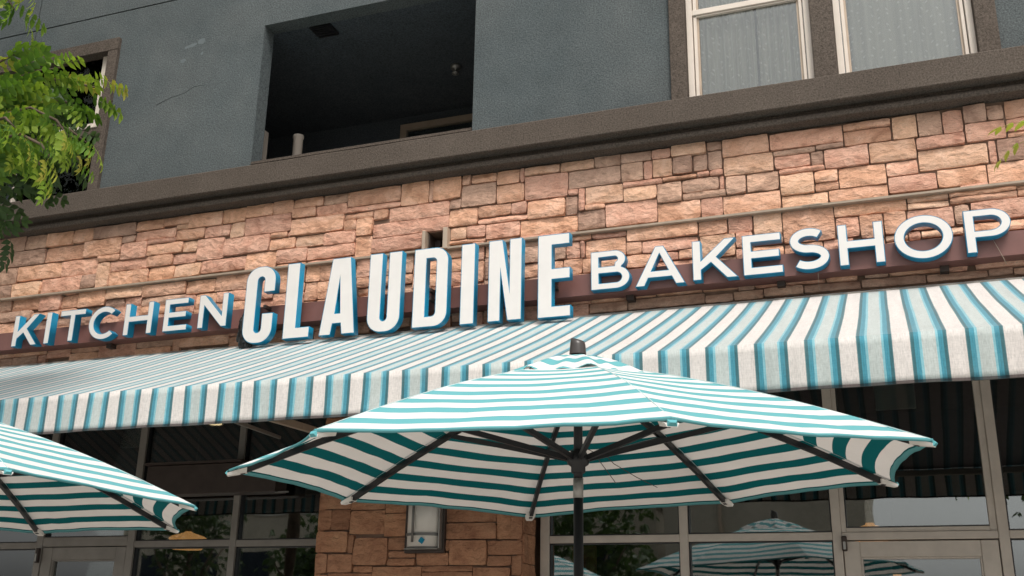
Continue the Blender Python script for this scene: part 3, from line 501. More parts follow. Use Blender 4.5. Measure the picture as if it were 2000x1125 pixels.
# ---------------------------------------------------------------- sign
sign = thing('shop_sign', 'KITCHEN CLAUDINE BAKESHOP sign of white letters with blue sides on a maroon beam', 'shop sign', (-3, 6.7, 3.82))
def ell(cx, cz, rx, rz, a0, a1, n=24): return [(cx+rx*math.cos(R(a0+(a1-a0)*i/n)), cz+rz*math.sin(R(a0+(a1-a0)*i/n))) for i in range(n+1)]
def thick(pts, s):
    L_, R_ = [], []
    for i, p in enumerate(pts):
        a = pts[max(i-1, 0)]; b = pts[min(i+1, len(pts)-1)]; dx, dz = b[0]-a[0], b[1]-a[1]; l = math.hypot(dx, dz); nx_, nz_ = -dz/l*s/2, dx/l*s/2
        L_.append((p[0]+nx_, p[1]+nz_)); R_.append((p[0]-nx_, p[1]-nz_))
    return L_+R_[::-1]
def glyph(ch, w_, h, s, t):
    if ch == 'I': return [[(0, 0), (w_, 0), (w_, h), (0, h)]]
    if ch == 'K': return [[(0, 0), (s, 0), (s, .25*h), (.41*w_, .42*h), (w_-1.30*s, 0), (w_, 0), (.54*w_, .55*h), (.97*w_, h), (.97*w_-1.28*s, h), (s, .49*h), (s, h), (0, h)]]
    if ch == 'T': c = w_/2; return [[(c-s/2, 0), (c+s/2, 0), (c+s/2, h-t), (w_, h-t), (w_, h), (0, h), (0, h-t), (c-s/2, h-t)]]
    if ch == 'H': return [[(0, 0), (s, 0), (s, h/2-t/2), (w_-s, h/2-t/2), (w_-s, 0), (w_, 0), (w_, h), (w_-s, h), (w_-s, h/2+t/2), (s, h/2+t/2), (s, h), (0, h)]]
    if ch == 'E': return [[(0, 0), (w_, 0), (w_, t), (s, t), (s, h/2-t/2), (w_*.93, h/2-t/2), (w_*.93, h/2+t/2), (s, h/2+t/2), (s, h-t), (w_*.98, h-t), (w_*.98, h), (0, h)]]
    if ch == 'e': return [[(0, 0), (w_, 0), (w_, t), (s, t), (s, h/2-t/2+.01), (w_*.99, h/2-t/2+.01), (w_*.99, h/2+t/2+.01), (s, h/2+t/2+.01), (s, h-t), (w_*.98, h-t), (w_*.98, h), (0, h)]]
    if ch == 'N': return [[(0, 0), (s, 0), (s, h*.66), (w_-s*.98, 0), (w_, 0), (w_, h), (w_-s, h), (w_-s, h*.34), (s*.98, h), (0, h)]]
    if ch == 'n': return [[(0, 0), (s, 0), (s, h*.56), (w_-s*1.12, 0), (w_, 0), (w_, h), (w_-s, h), (w_-s, h*.42), (s*1.12, h), (0, h)]]
    if ch == 'L': return [[(0, 0), (w_, 0), (w_, t), (s, t), (s, h), (0, h)]]
    if ch == 'A':
        ap = .056; c = w_/2+.0; z1, z2 = .20*h, .37*h
        def xi(z, o): return c-o*((1-z/h)*(w_/2-ap/2)+ap/2)
        def ii(z): return (1-z/(.80*h))*(w_/2-1.13*s)
        return [[(0, 0), (1.13*s, 0), (c-ii(z1), z1), (c+ii(z1), z1), (w_-1.13*s, 0), (w_, 0), (c+ap/2, h), (c-ap/2, h)], [(c-ii(z2), z2), (c+ii(z2), z2), (c, .80*h)]]
    if ch == 'a':
        return [[(0, 0), (.098, 0), (.112, .085), (.178, .085), (.190, 0), (w_, 0), (.234, h), (.078, h)], [(.126, .165), (.168, .165), (.150, .41)]]
    if ch == 'C': return [ell(w_*.52, h/2, w_*.52, h/2, 44, 316, 44)+ell(w_*.52, h/2, w_*.52-s, h/2-s*.95, 314, 46, 44)]
    if ch == 'c':      # condensed
        ro = .115; ri = .030; x1 = w_
        o = ell(x1-ro, h-ro, ro, ro, 0, 90, 10)+ell(ro, h-ro, ro, ro, 90, 180, 10)+ell(ro, ro, ro, ro, 180, 270, 10)+ell(x1-ro, ro, ro, ro, 270, 360, 10)
        i_ = [(x1, .235), (x1-s, .235)]+ell(x1-s-ri, t+ri, ri, ri, 360, 180, 8)+ell(x1-s-ri, h-t-ri, ri, ri, 180, 0, 8)+[(x1-s, .405), (x1, .405)]
        return [o+i_]
    if ch == 'U':
        ro = .115; x1 = w_; sl = w_-2*s; ri = sl/2
        return [[(0, h)]+ell(ro, ro, ro, ro, 180, 270, 10)+ell(x1-ro, ro, ro, ro, 270, 360, 10)+[(x1, h), (x1-s, h)]+ell(w_/2, t+ri, ri, ri, 0, -180, 10)+[(s, h)]]
    if ch == 'D':
        ro = .105; x1 = w_; ri = .03
        return [[(0, 0)]+ell(x1-ro, ro, ro, ro, 270, 360, 10)+ell(x1-ro, h-ro, ro, ro, 0, 90, 10)+[(0, h)], [(s, t)]+ell(x1-s-ri+.005, t+ri, ri, ri, 270, 360, 6)+ell(x1-s-ri+.005, h-t-ri, ri, ri, 0, 90, 6)+[(s, h-t)]]
    if ch == 'O': return [ell(w_/2, h/2, w_/2, h/2, 0, 352, 44), ell(w_/2, h/2, w_/2-s*1.05, h/2-s*.92, 0, 352, 44)]
    if ch == 'P':
        q = .345*h; r_ = (h-q)/2
        return [[(0, 0), (s, 0), (s, q), (w_-r_*1.25, q)]+ell(w_-r_*1.25, q+r_, r_*1.25, r_, -88, 90, 20)+[(0, h)], [(s, q+t*.82), (w_-r_*1.25, q+t*.82)]+ell(w_-r_*1.25, q+r_, r_*1.25-s*.95, r_-t*.85, -84, 84, 16)+[(s, h-t*.85)]]
    if ch == 'B':
        r2 = .29*h; r1 = .24*h; w1 = w_*.90
        return [[(0, 0), (w_-r2*1.2, 0)]+ell(w_-r2*1.2, r2, r2*1.2, r2, -86, 72, 16)+ell(w1-r1*1.2, h-r1, r1*1.2, r1, -62, 86, 14)+[(0, h)],
                [(s, t*.85), (w_-r2*1.2, t*.85)]+ell(w_-r2*1.2, r2, r2*1.2-s, r2-t*.85, -80, 80, 12)+[(s, 2*r2-t*.85)],
                [(s, 2*r2+.003), (w1-r1*1.2, 2*r2+.003)]+ell(w1-r1*1.2, h-r1+.002, r1*1.2-s, r1-t*.85, -78, 80, 12)+[(s, h-t*.85)]]
    if ch == 'S':
        ry = (h-s)/4; rx = w_/2-s/2; c = w_/2
        p = ell(c, h-s/2-ry, rx*.93, ry, 38, 262, 26)+ell(c, s/2+ry, rx, ry, 82, -142, 26)
        return [thick(p, s)]
def letter(ch, x0, z0, w_, h, s, t, yface, depth, big):
    loops = glyph(ch, w_, h, s, t)
    def make(offset, ext, ycen, name, mat):
        cu_ = bpy.data.curves.new(name, 'CURVE'); cu_.dimensions = '2D'; cu_.fill_mode = 'BOTH'; cu_.extrude = ext; cu_.offset = offset
        for lp in loops:
            sp = cu_.splines.new('POLY'); sp.points.add(len(lp)-1)
            for q, (a, b) in zip(sp.points, lp): q.co = (a, b, 0, 1)
            sp.use_cyclic_u = True
        tmp = bpy.data.objects.new('t', cu_); C.objects.link(tmp); dg = bpy.context.evaluated_depsgraph_get(); me = bpy.data.meshes.new_from_object(tmp.evaluated_get(dg))
        bpy.data.objects.remove(tmp); bpy.data.curves.remove(cu_)
        me.transform(Matrix(((1, 0, 0, x0), (0, 0, -1, ycen), (0, 1, 0, z0), (0, 0, 0, 1))))
        me.name = name; me.materials.clear(); return me
    body = place(link('letter', make(0, depth/2, yface+depth/2, 'letter', M['blue']), M['blue']), sign)
    body['label'] = f"white letter {ch.upper()} with blue sides, {'tall condensed' if big else 'small wide'}"
    fc = link('letter_face', make(-.0042 if not big else -.005, .0012, yface-.0011, 'letter_face', M['white']), M['white']); fc.parent = body; fc.matrix_parent_inverse = body.matrix_world.inverted()
    place(fc, sign); fc.parent = body; fc.matrix_parent_inverse = Matrix.Identity(4)
    return body
S_, T_ = .051, .048
YL = 6.572; DP = .0675; KL = 6.572/6.61
for ch, x0, x1, z0, z1 in (('K', -7.046, -6.770, 3.822, 4.096), ('I', -6.697, -6.643, 3.822, 4.096), ('T', -6.549, -6.284, 3.824, 4.096), ('C', -6.237, -5.945, 3.812, 4.096), ('H', -5.874, -5.593, 3.826, 4.096), ('E', -5.481, -5.250, 3.826, 4.098), ('N', -5.146, -4.875, 3.826, 4.102),
                          ('B', -1.896, -1.620, 3.828, 4.107), ('A', -1.584, -1.240, 3.821, 4.102), ('K', -1.188, -.888, 3.828, 4.107), ('E', -.854, -.599, 3.828, 4.108), ('S', -.556, -.305, 3.828, 4.114), ('H', -.247, .029, 3.832, 4.110), ('O', .091, .435, 3.828, 4.118), ('P', .504, .767, 3.834, 4.114)):
    letter(ch, x0*KL, 1.6+(z0-1.6)*KL, (x1-x0)*KL, (z1-z0)*KL, S_ if x0 < -4 else .057, T_ if x0 < -4 else .053, YL, DP, False)
YC, DC = 6.50, .060
for ch, x0, x1, z0, z1, s, t in (('c', -4.640, -4.376, 3.627, 4.244, .100, .085), ('L', -4.277, -4.049, 3.640, 4.241, .110, .084), ('a', -3.965, -3.665, 3.640, 4.240, .1, .08), ('U', -3.570, -3.302, 3.629, 4.240, .108, .085), ('D', -3.203, -2.930, 3.636, 4.236, .100, .080), ('I', -2.830, -2.722, 3.630, 4.234, .1, .1), ('n', -2.618, -2.366, 3.632, 4.236, .094, .1), ('e', -2.248, -2.010, 3.626, 4.232, .105, .080)):
    letter(ch, x0, z0, x1-x0, z1-z0, s, t, YC, DC, True)
extrude_profile('beam', [(6.779, 3.809), (6.640, 3.809), (6.640, 3.963), (6.779, 3.963)], -16, 6, M['beam'], sign, 60, .0008)
for X in (-6.10, -1.65, -.63, .37, 1.4): boxes('bracket', [(X-.026, X+.026, 6.72, 6.80, 3.772, 3.8085)], M['darkmetal'], sign)
for X in (-4.50, -4.24, -3.8, -3.43, -3.1, -2.77, -2.5, -2.15): box('standoff', X-.012, X+.012, YC+DC, 6.6395, 3.86, 3.885, M['darkmetal'], sign); box('standoff', X-.012, X+.012, YC+DC, 6.6395, 3.925, 3.95, M['darkmetal'], sign)
for X in (-4.36, -4.12, -1.78, -1.70, -1.16, -.83, .26, -6.12): boxes('bolt', [(X-.006, X+.006, 6.675, 6.687, 3.9632, 3.981), (X+.014, X+.022, 6.675, 6.683, 3.9632, 3.975)], M['darkmetal'], sign)
# crumpled black plastic tucked behind the first tall letter
bm = bmesh.new(); bmesh.ops.create_icosphere(bm, subdivisions=4, radius=1)
for v in bm.verts:
    p = v.co.copy(); k = mnoise.noise(p*2.1)*.35+abs(mnoise.noise(p*5.3))*.45-abs(mnoise.noise(p*11))*.22
    q = p*(1+k); v.co = Vector((-4.665+q.x*.072+.02*q.z*0, 6.60+q.y*.035, 3.765+q.z*.165-.02*math.sin(q.x*3)))
me = bpy.data.meshes.new('plastic_bag'); bm.to_mesh(me); bm.free(); o = link('plastic_bag', me, M['bag']); tag(o, 'crumpled black plastic bundle tucked behind the first tall white letter', 'plastic bag')
# loose wires
o = tube('dangling_wire', [(.655, 6.63, 3.92), (.675, 6.62, 3.86), (.70, 6.64, 3.80), (.715, 6.645, 3.755)], .0016, M['rail'], None, 5); tag(o, 'thin stray wire hanging under the letter P', 'wire')
o = tube('dangling_wire', [(-.385, 6.635, 3.81), (-.39, 6.65, 3.76), (-.388, 6.65, 3.70)], .0014, M['rail'], None, 5); tag(o, 'thin stray wire hanging from the beam below the letter S', 'wire')

# ---------------------------------------------------------------- awning
aw = thing('striped_awning', 'long retractable awning with blue and white stripes over the shopfronts', 'awning', (-3, 6.75, 3.70))
YV, ZV, ZB, YA, ZA = 4.93, 2.915, 2.678, 6.79, 3.712
def aw_pt(x, t):
    y = YA+(YV-YA)*t; z = ZA+(ZV-ZA)*t
    z -= .012*math.sin(math.pi*t)+.006*mnoise.noise(Vector((x*.9, t*3, 0)))*math.sin(math.pi*t)
    z += .007*math.exp(-((1-t)/.06)**2)*0
    return (x, y, z)
V = []; Fc = []; nx, ny = 420, 16
AX0, AX1 = -14.5, 5.0
for i in range(nx+1):
    for j in range(ny+1): V.append(aw_pt(AX0+(AX1-AX0)*i/nx, j/ny))
for i in range(nx):
    for j in range(ny): a = i*(ny+1)+j; Fc.append((a, a+1, a+ny+2, a+ny+1))
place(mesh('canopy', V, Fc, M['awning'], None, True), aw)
V = []; Fc = []
for i in range(nx+1):
    x = AX0+(AX1-AX0)*i/nx
    for j in range(7):
        t = j/6; wv = .007*math.sin(x*13.5)*t+.006*math.sin(x*4.1+1)*t+.01*mnoise.noise(Vector((x*1.4, t, 3)))*t
        V.append((x, YV-.004-wv-.012*math.sin(math.pi*t*.5)*0, ZV+(ZB-ZV)*t+.004*mnoise.noise(Vector((x*.8, 0, 7)))*t+(.010*mnoise.noise(Vector((x*.35, 2, 1))))*t))
for i in range(nx):
    for j in range(6): a = i*7+j; Fc.append((a, a+1, a+8, a+7))
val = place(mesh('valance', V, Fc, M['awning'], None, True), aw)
sm = val.modifiers.new('thickness', 'SOLIDIFY'); sm.thickness = .002
# rolled hem along the valance
V = []; Fc = []
for i in range(nx+1):
    x = AX0+(AX1-AX0)*i/nx; b = val.data.vertices[i*7+6].co; u_ = val.data.vertices[i*7+5].co
    V += [(x, b.y-.003, b.z), (x, b.y-.003, b.z+.012), (x, b.y+.004, b.z+.012), (x, b.y+.004, b.z-.0015)]
for i in range(nx):
    for k in range(4): Fc.append((i*4+k, i*4+(k+1) % 4, i*4+4+(k+1) % 4, i*4+4+k))
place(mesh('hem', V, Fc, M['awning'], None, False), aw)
boxes('front_bar', [(AX0, AX1, YV+.004, YV+.05, ZV-.062, ZV-.012)], M['alu2'], aw, .006)
boxes('roller', [(AX0, AX1, 6.70, 6.785, 3.60, 3.685)], M['alu2'], aw, .01)
for x1, x2, x3, mt, rr_ in ((-3.62, -3.72, -2.95, 'rail', .024), (-4.46, -4.40, -3.75, 'alu2', .012), (-10.6, -10.0, -9.2, 'alu2', .02), (2.4, 1.9, 2.6, 'rail', .02)):
    if x1 == -3.62: pts = [(-3.42, 4.99, 2.755), (-3.52, 5.3, 2.782), (-3.94, 6.74, 2.94)]
    elif x1 == -4.46: pts = [(-3.66, 4.99, 2.745), (-3.70, 5.1, 2.752), (-4.30, 6.62, 2.92)]
    else: pts = [(x1, 4.97, 2.85), (x2, 5.8, 3.1), (x3, 6.68, 3.5)]
    tube('folding_arm', pts, rr_, M[mt], aw, 4, 1.3, False)

# ---------------------------------------------------------------- shopfronts
YG, YP = 7.08, 7.125
def frame_boxes(L, y0=YG, y1=YG+.11): return [(a, b, y0, y1, c, d) for a, b, c, d in L]
def mull(x0, x1, mat, p, z1=3.55): boxes('mullion', frame_boxes([(x0, x1, 0, z1)]), mat, p, .003)
rs_ = thing('right_shopfront', 'beige framed glass shopfront right of the stone pier', 'shopfront', (-.4, YG, 0))
for a, b in ((-2.414, -2.350), (-1.433, -1.376), (-.452, -.396), (.514, .573), (1.49, 1.55), (2.45, 2.51)): mull(a, b, M['alu'], rs_)
def bay(p, mat, x0, x1, zt0, zt1, low=True, sash=False, g='glass'):
    boxes('transom_bar', frame_boxes([(x0+.001, x1-.001, zt0, zt1)], YG+.003), mat, p, .003)
    s = .0
    if sash:
        boxes('sash', frame_boxes([(x0+.001, x0+.030, zt1+.001, 3.5), (x1-.042, x1-.001, zt1+.001, 3.5), (x0+.031, x1-.043, zt1+.001, zt1+.028)], YG+.012), mat, p, .002)
        s = .028
    boxes('glazing_bead', frame_boxes([(x0+.001+s, x0+.009+s, zt1+s, 3.5), (x1-.009-s, x1-.001-s, zt1+s, 3.5), (x0+.01+s, x1-.01-s, zt1+.001+s, zt1+.008+s)]+([(x0+.001, x0+.009, .3, zt0), (x1-.009, x1-.001, .3, zt0), (x0+.01, x1-.01, zt0-.008, zt0-.001)] if low else []), YG+.02), M['black'], p)
    box('pane', x0+.002, x1-.002, YP, YP+.008, zt1, 3.52, M[g], p)
    if low:
        box('pane', x0+.002, x1-.002, YP, YP+.008, .3, zt0, M[g], p); boxes('sill_panel', frame_boxes([(x0+.001, x1-.001, .0, .299)], YG+.01), mat, p)
bay(rs_, M['alu'], -2.350, -1.433, 2.170, 2.219); bay(rs_, M['alu'], -1.376, -.452, 2.170, 2.219)
bay(rs_, M['alu'], -.396, .514, 2.168, 2.216, False, True); bay(rs_, M['alu'], .573, 1.49, 2.168, 2.216); bay(rs_, M['alu'], 1.55, 2.45, 2.168, 2.216)
boxes('head', frame_boxes([(-2.414, 6, 3.551, 3.7)], YG-.02), M['alu2'], rs_)
def door(name, label, x0, x1, zt, rail, mat, lst, rst, closer):
    t = thing(name, label, 'door', ((x0+x1)/2, YG, 0))
    boxes('stile', frame_boxes([(x0, x0+lst, .01, zt)], YG+.008), mat, t, .003); boxes('stile', frame_boxes([(x1-rst, x1, .01, zt)], YG+.008), mat, t, .003)
    boxes('top_rail', frame_boxes([(x0+lst+.001, x1-rst-.001, zt-rail, zt)], YG+.010), mat, t, .003); boxes('bottom_rail', frame_boxes([(x0+lst+.001, x1-rst-.001, .01, .28)], YG+.010), mat, t, .003)
    boxes('bead', frame_boxes([(x0+lst+.001, x0+lst+.012, .281, zt-rail-.001), (x1-rst-.012, x1-rst-.001, .281, zt-rail-.001), (x0+lst+.013, x1-rst-.013, zt-rail-.012, zt-rail-.001)], YG+.016), mat, t, .002)
    box('pane', x0+lst, x1-rst, YP, YP+.008, .28, zt-rail, M['glass'], t)
    tube('pull_handle', [(x1-rst+.02, YG-.05, .95), (x1-rst+.02, YG-.05, 1.25)], .012, M['steel'], t)
    h_ = box('pivot_hinge', *closer, M['darkmetal'], t, .006)
    a = closer; boxes('hinge_pin', [(a[0]+.008, a[1]-.008, a[2]-.006, a[2], a[4]+.01, a[4]+(a[5]-a[4])*.62)], M['steel'], t, .002)
    return t
door('glazed_door', 'beige framed glass shop door at the lower right', -.390, .508, 2.160, .096, M['alu'], .098, .099, (-.398, -.366, 7.045, 7.082, 2.098, 2.192))
lf = thing('left_shopfront', 'dark framed glass shopfront left of the stone pier', 'shopfront', (-5.5, YG, 0))
for a, b in ((-9.75, -9.69), (-8.78, -8.72), (-7.83, -7.77), (-6.900, -6.832), (-5.960, -5.892), (-4.978, -4.922)): mull(a, b, M['alu2'], lf)
bay(lf, M['alu2'], -5.892, -4.978, 2.178, 2.229); bay(lf, M['alu2'], -4.922, -4.02, 2.174, 2.225); bay(lf, M['alu2'], -7.77, -6.900, 2.178, 2.229); bay(lf, M['alu2'], -8.72, -7.83, 2.178, 2.229); bay(lf, M['alu2'], -9.69, -8.78, 2.178, 2.229)
bay(lf, M['alu2'], -6.832, -5.960, 2.192, 2.268, False)
boxes('head', frame_boxes([(-14, -4.02, 3.551, 3.7)], YG-.02), M['alu2'], lf)
door('left_door', 'dark framed glass shop door at the lower left corner', -6.826, -5.966, 2.186, .10, M['alu2'], .105, .10, (-6.862, -6.832, 7.045, 7.082, 2.06, 2.18))
bx = thing('heater_box', 'long dark brown box fixed across the upper left shop window', 'heater', (-5.1, 6.98, 2.56))
boxes('casing', [(-5.70, -4.49, 6.90, 7.07, 2.566, 2.80)], M['darkmetal'], bx, .006); boxes('lip', [(-5.72, -4.8, 6.885, 7.07, 2.803, 2.822)], M['darkmetal'], bx)
boxes('status_strip', [(-4.52, -4.40, 6.95, 6.96, 2.562, 2.572)], M['steel'], bx)

# interior
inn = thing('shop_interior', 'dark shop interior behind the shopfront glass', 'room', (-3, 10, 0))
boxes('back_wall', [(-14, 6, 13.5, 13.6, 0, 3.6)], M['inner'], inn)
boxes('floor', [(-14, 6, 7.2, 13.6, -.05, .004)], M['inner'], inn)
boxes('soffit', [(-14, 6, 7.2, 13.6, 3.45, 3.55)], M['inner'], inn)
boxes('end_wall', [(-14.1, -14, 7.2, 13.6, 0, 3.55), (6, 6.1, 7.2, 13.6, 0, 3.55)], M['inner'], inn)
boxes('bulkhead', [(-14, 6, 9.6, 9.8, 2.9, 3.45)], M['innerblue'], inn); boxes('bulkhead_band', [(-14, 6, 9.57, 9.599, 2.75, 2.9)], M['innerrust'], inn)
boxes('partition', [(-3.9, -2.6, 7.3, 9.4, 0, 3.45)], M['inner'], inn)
def pend(x, y, z, r, label, g=None):
    t = thing('pendant_lamp', label, 'pendant lamp', (x, y, z), g)
    lathe('shade', [(r*.78, z-.10), (r*.82, z-.09), (r*.97, z-.012), (r, z), (r, z+.006), (r*.86, z+.024), (r*.55, z+.042), (r*.26, z+.056), (.03, z+.07)], x, y, M['lampglow'], t, 32)
    lathe('lamp_cap', [(.035, z+.0705), (.04, z+.10), (.025, z+.14), (.01, z+.16)], x, y, M['black'], t, 12); tube('cord', [(x, y, z+.16), (x, y, 3.45)], .004, M['black'], t, 5)
pend(-6.522, 8.6, 2.375, .178, 'glowing amber pendant lamp behind the left shopfront window')
pend(-.268, 8.6, 2.345, .14, 'amber pendant lamp just above the beige glass door')
pend(-.105, 8.6, 1.965, .11, 'low amber pendant lamp inside the beige glass door')
def downl(x, y, label):
    t = thing('ceiling_light', label, 'ceiling light', (x, y, 3.44)); lathe('trim_ring', [(.085, 3.425), (.085, 3.449)], x, y, M['cream'], t, 24); lathe('lens', [(.066, 3.418), (.066, 3.4245)], x, y, M['downglow'], t, 24)
downl(-7.42, 8.32, 'round lit ceiling light seen under the awning at far left'); downl(-6.13, 8.30, 'round lit ceiling light seen under the awning left of the large umbrella')
for nm, a, lb in (('hanging_board', (-.13, .135, 7.6, 7.63, 3.09, 3.31), 'pale square board hanging behind the upper right shop window'), ('hanging_board', (-6.61, -6.36, 7.6, 7.63, 3.10, 3.40), 'pale square board hanging behind the upper left shop window')):
    t = thing(nm, lb, 'board', (a[0], a[2], a[4])); box('board', *a, M['pale'], t, .004); boxes('hanger', [(a[0]+.05, a[0]+.056, 7.61, 7.616, a[5], 3.45), (a[1]-.056, a[1]-.05, 7.61, 7.616, a[5], 3.45)], M['black'], t)
o = boxes('wooden_panel', [(-2.46, -2.28, 8.0, 8.05, 1.2, 2.22)], plain('orange_wood', (.55, .27, .09), .6, .3)); tag(o, 'upright orange wood panel inside the window beside the stone pier', 'panel')  # one even orange wood colour

# wall lamp
wl = thing('wall_lamp', 'half round white wall lamp with steel straps on the stone pier', 'wall lamp', (-3.15, 6.75, 2.1))
LX, LZ0, LZ1, LY = -3.148, 2.128, 2.56, 6.735
boxes('backplate', [(-3.298, -2.998, 6.742, 6.80, 2.088, 2.60)], M['darkmetal'], wl, .004)
boxes('frame', [(-3.020, -3.012, 6.69, 6.741, LZ0-.012, 2.58), (-3.272, -3.020, 6.68, 6.741, LZ0-.018, LZ0-.012)], M['steel'], wl, .002)
V = []; Fc = []; n = 20
for z in (LZ0, LZ1):
    for i in range(n+1): a = math.pi*i/n; V.append((LX-.122*math.cos(a), LY-.075*math.sin(a), z))
for i in range(n): Fc.append((i, i+1, n+2+i, n+1+i))
Fc.append(tuple(range(n+1))[::-1]); Fc.append(tuple(range(n+1, 2*n+2)))
place(mesh('diffuser', V, Fc, plain('opal_diffuser', (.70, .665, .61), .38, .5, .12, .03), None, True), wl)
def band(z0, z1, r, nm):
    V = []; Fc = []
    for q, z in ((r, z0), (r, z1), (r-.006, z1), (r-.006, z0)):
        for i in range(n+1): a = math.pi*i/n; V.append((LX-(.122+q)*math.cos(a), LY-(.075+q)*math.sin(a), z))
    for k in range(4):
        for i in range(n): Fc.append((k*(n+1)+i, ((k+1) % 4)*(n+1)+i, ((k+1) % 4)*(n+1)+i+1, k*(n+1)+i+1))
    place(mesh(nm, V, Fc, M['strap']), wl)
band(2.200, 2.218, .008, 'strap'); band(LZ0-.010, LZ0-.001, .002, 'bottom_rim'); band(2.47, 2.488, .008, 'strap')
tube('rod', [(-3.195, LY-.086, 2.155), (-3.195, LY-.086, 2.545)], .0085, M['strap'], wl, 8)
stx, stz = -3.128, 2.166
V = [(stx+.026*math.cos(a), LY-.0775-.0005, stz+.026*math.sin(a)) for a in [R(12+90*k+q) for k in range(4) for q in (-0,)]]
place(mesh('sticker', V, [(3, 2, 1, 0)], M['sticker']), wl)

# ---------------------------------------------------------------- umbrellas
def umbrella(name, label, cen, corners, zap, hubz, capr, seed, fold=False):
    cx, cy = cen; t = thing(name, label, 'umbrella', (cx, cy, 0), 'striped market umbrellas'); r_ = random.Random(seed)
    AP = Vector((cx, cy, zap)); K = [Vector(c) for c in corners]
    cz = sum(k.z for k in K)/8
    def rib_pt(k, u):    # u 0 apex .. 1 corner, slight arch
        p = AP.lerp(K[k], u); p.z += .035*math.sin(math.pi*u)*1.0; return p
    nr, nc = 22, 14
    for k in range(8):
        k2 = (k+1) % 8; V = []; uv = []
        mid = (K[k]+K[k2])/2; H_ = (mid-AP).length
        sag = .014+.010*r_.random(); sc_ = .035
        for i in range(nr+1):
            u0 = .04+.96*i/nr
            for j in range(nc+1):
                s = j/nc; e = 4*s*(1-s)
                u = u0*(1-sc_*e*u0**2)
                p = rib_pt(k, u).lerp(rib_pt(k2, u), s)
                p.z -= sag*e*u*1.0
                p.z += .006*mnoise.noise(Vector((p.x*6, p.y*6, seed)))*u+.012+(.0011*math.sin(s*nc*2.1+k)*u**6 if 0 < j < nc else 0)
                if fold and k == fold[0]:
                    pass
                V.append(p); uv.append((s, (1-u0)*H_))
        Fc = []
        for i in range(nr):
            for j in range(nc): a = i*(nc+1)+j; Fc.append((a, a+nc+1, a+nc+2, a+1))
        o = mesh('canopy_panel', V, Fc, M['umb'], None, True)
        ul = o.data.uv_layers.new(name='UVMap')
        for lp in o.data.loops: ul.data[lp.index].uv = uv[lp.vertex_index]
        # faces wind so that normals look up
        if o.data.polygons[0].normal.z < 0: o.data.flip_normals()
        place(o, t)
        sm_ = tube_data([rib_pt(k, .04+.96*q/10)+Vector((0, 0, .0125)) for q in range(11)], .0018, 5)
        so_ = mesh('seam', sm_[0], sm_[1], M['seam'], None, True); place(so_, t)
        # stitched hem strip
        hv = []; hf = []
        for j in range(nc+1):
            p = V[nr*(nc+1)+j]; q = V[(nr-1)*(nc+1)+j]; dd = (q-p).normalized(); hv += [p-dd*.002+Vector((0, 0, .0025)), p-dd*.004+Vector((0, 0, -.007)), p+dd*.014+Vector((0, 0, -.004))]
        for j in range(nc):
            for z in range(2): a = 3*j+z; hf.append((a, a+1, a+4, a+3))
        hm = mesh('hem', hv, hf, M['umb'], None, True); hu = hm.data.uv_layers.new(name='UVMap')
        for lp in hm.data.loops: hu.data[lp.index].uv = (0, .001)
        if hm.data.polygons[0].normal.z < 0: hm.data.flip_normals()
        place(hm, t)
    for k in range(8):
        d_ = (K[k]-AP).normalized(); pts = [rib_pt(k, u)+Vector((0, 0, -.012)) for u in (.05, .25, .5, .75, .97)]
        rb = tube('rib', pts, .0125, M['black'], t, 4, 1.3, False)
        # strut
        j0 = rib_pt(k, .50)+Vector((0, 0, -.024)); h0 = Vector((cx, cy, hubz))+Vector((d_.x, d_.y, 0)).normalized()*.035
        tube('strut', [h0, h0.lerp(j0, .5), j0], .0115, M['black'], t, 4, 1.25, False)
        # corner pocket
        n_ = Vector((-d_.y, d_.x, 0)).normalized(); e0 = rib_pt(k, .95)+Vector((0, 0, -.004)); e1 = rib_pt(k, 1.0)+Vector((0, 0, .004))+d_*.004
        V = []
        for q, (p, w_) in enumerate(((e0, .022), (e0.lerp(e1, .5), .026), (e1, .020))):
            V += [p+n_*w_+Vector((0, 0, -.004)), p+n_*w_*.7+Vector((0, 0, -.022+.004*q)), p-n_*w_*.7+Vector((0, 0, -.022+.004*q)), p-n_*w_+Vector((0, 0, -.004))]
        Fc = []
        for q in range(2):
            for z in range(4): Fc.append((q*4+z, q*4+(z+1) % 4, q*4+4+(z+1) % 4, q*4+4+z))
        Fc += [(0, 3, 2, 1), (8, 9, 10, 11)]
        pk = place(mesh('rib_pocket', V, Fc, M['pocket'], None, False), t)
        tp = mesh('pocket_tip', [e1+n_*.014+Vector((0, 0, .006)), e1-n_*.014+Vector((0, 0, .006)), e1-n_*.008+d_*.010+Vector((0, 0, .000)), e1+n_*.008+d_*.010+Vector((0, 0, .000)), e1+n_*.014+Vector((0, 0, -.012)), e1-n_*.014+Vector((0, 0, -.012))], [(0, 1, 2, 3), (3, 2, 5, 4), (0, 3, 4), (1, 5, 2)], M['skylitteal'], None, False)
        place(tp, t)
    # vent cap, ruffled
    V = []; Fc = []; uv = []; n = 128; m_ = 9
    for i in range(m_+1):
        u = .06+.94*i/m_
        for j in range(n):
            a = 2*math.pi*j/n; seg = (a/(math.pi/4)) % 1
            a0 = math.atan2(K[0].y-cy, K[0].x-cx); seg = ((a-a0)/(math.pi/4)) % 1
            pr = math.cos(math.pi/8)/math.cos((seg-.5)*math.pi/4); ruf = (.5-.5*math.cos(seg*2*math.pi))
            rr2 = capr*u*(pr*(1+.02*math.sin(a*11)))*(1-.05*ruf*u)
            sl = (zap-cz)/1.32
            z = zap+.045-u*capr*sl*1.08+.018*math.sin(math.pi*u)+u**2*(.010*math.sin(a*9+1)+.009*math.sin(a*17+2)-.012*ruf)
            V.append((cx+rr2*math.cos(a), cy+rr2*math.sin(a), z)); uv.append((0, (1-u)*capr+.008*math.sin(a*9)*u))
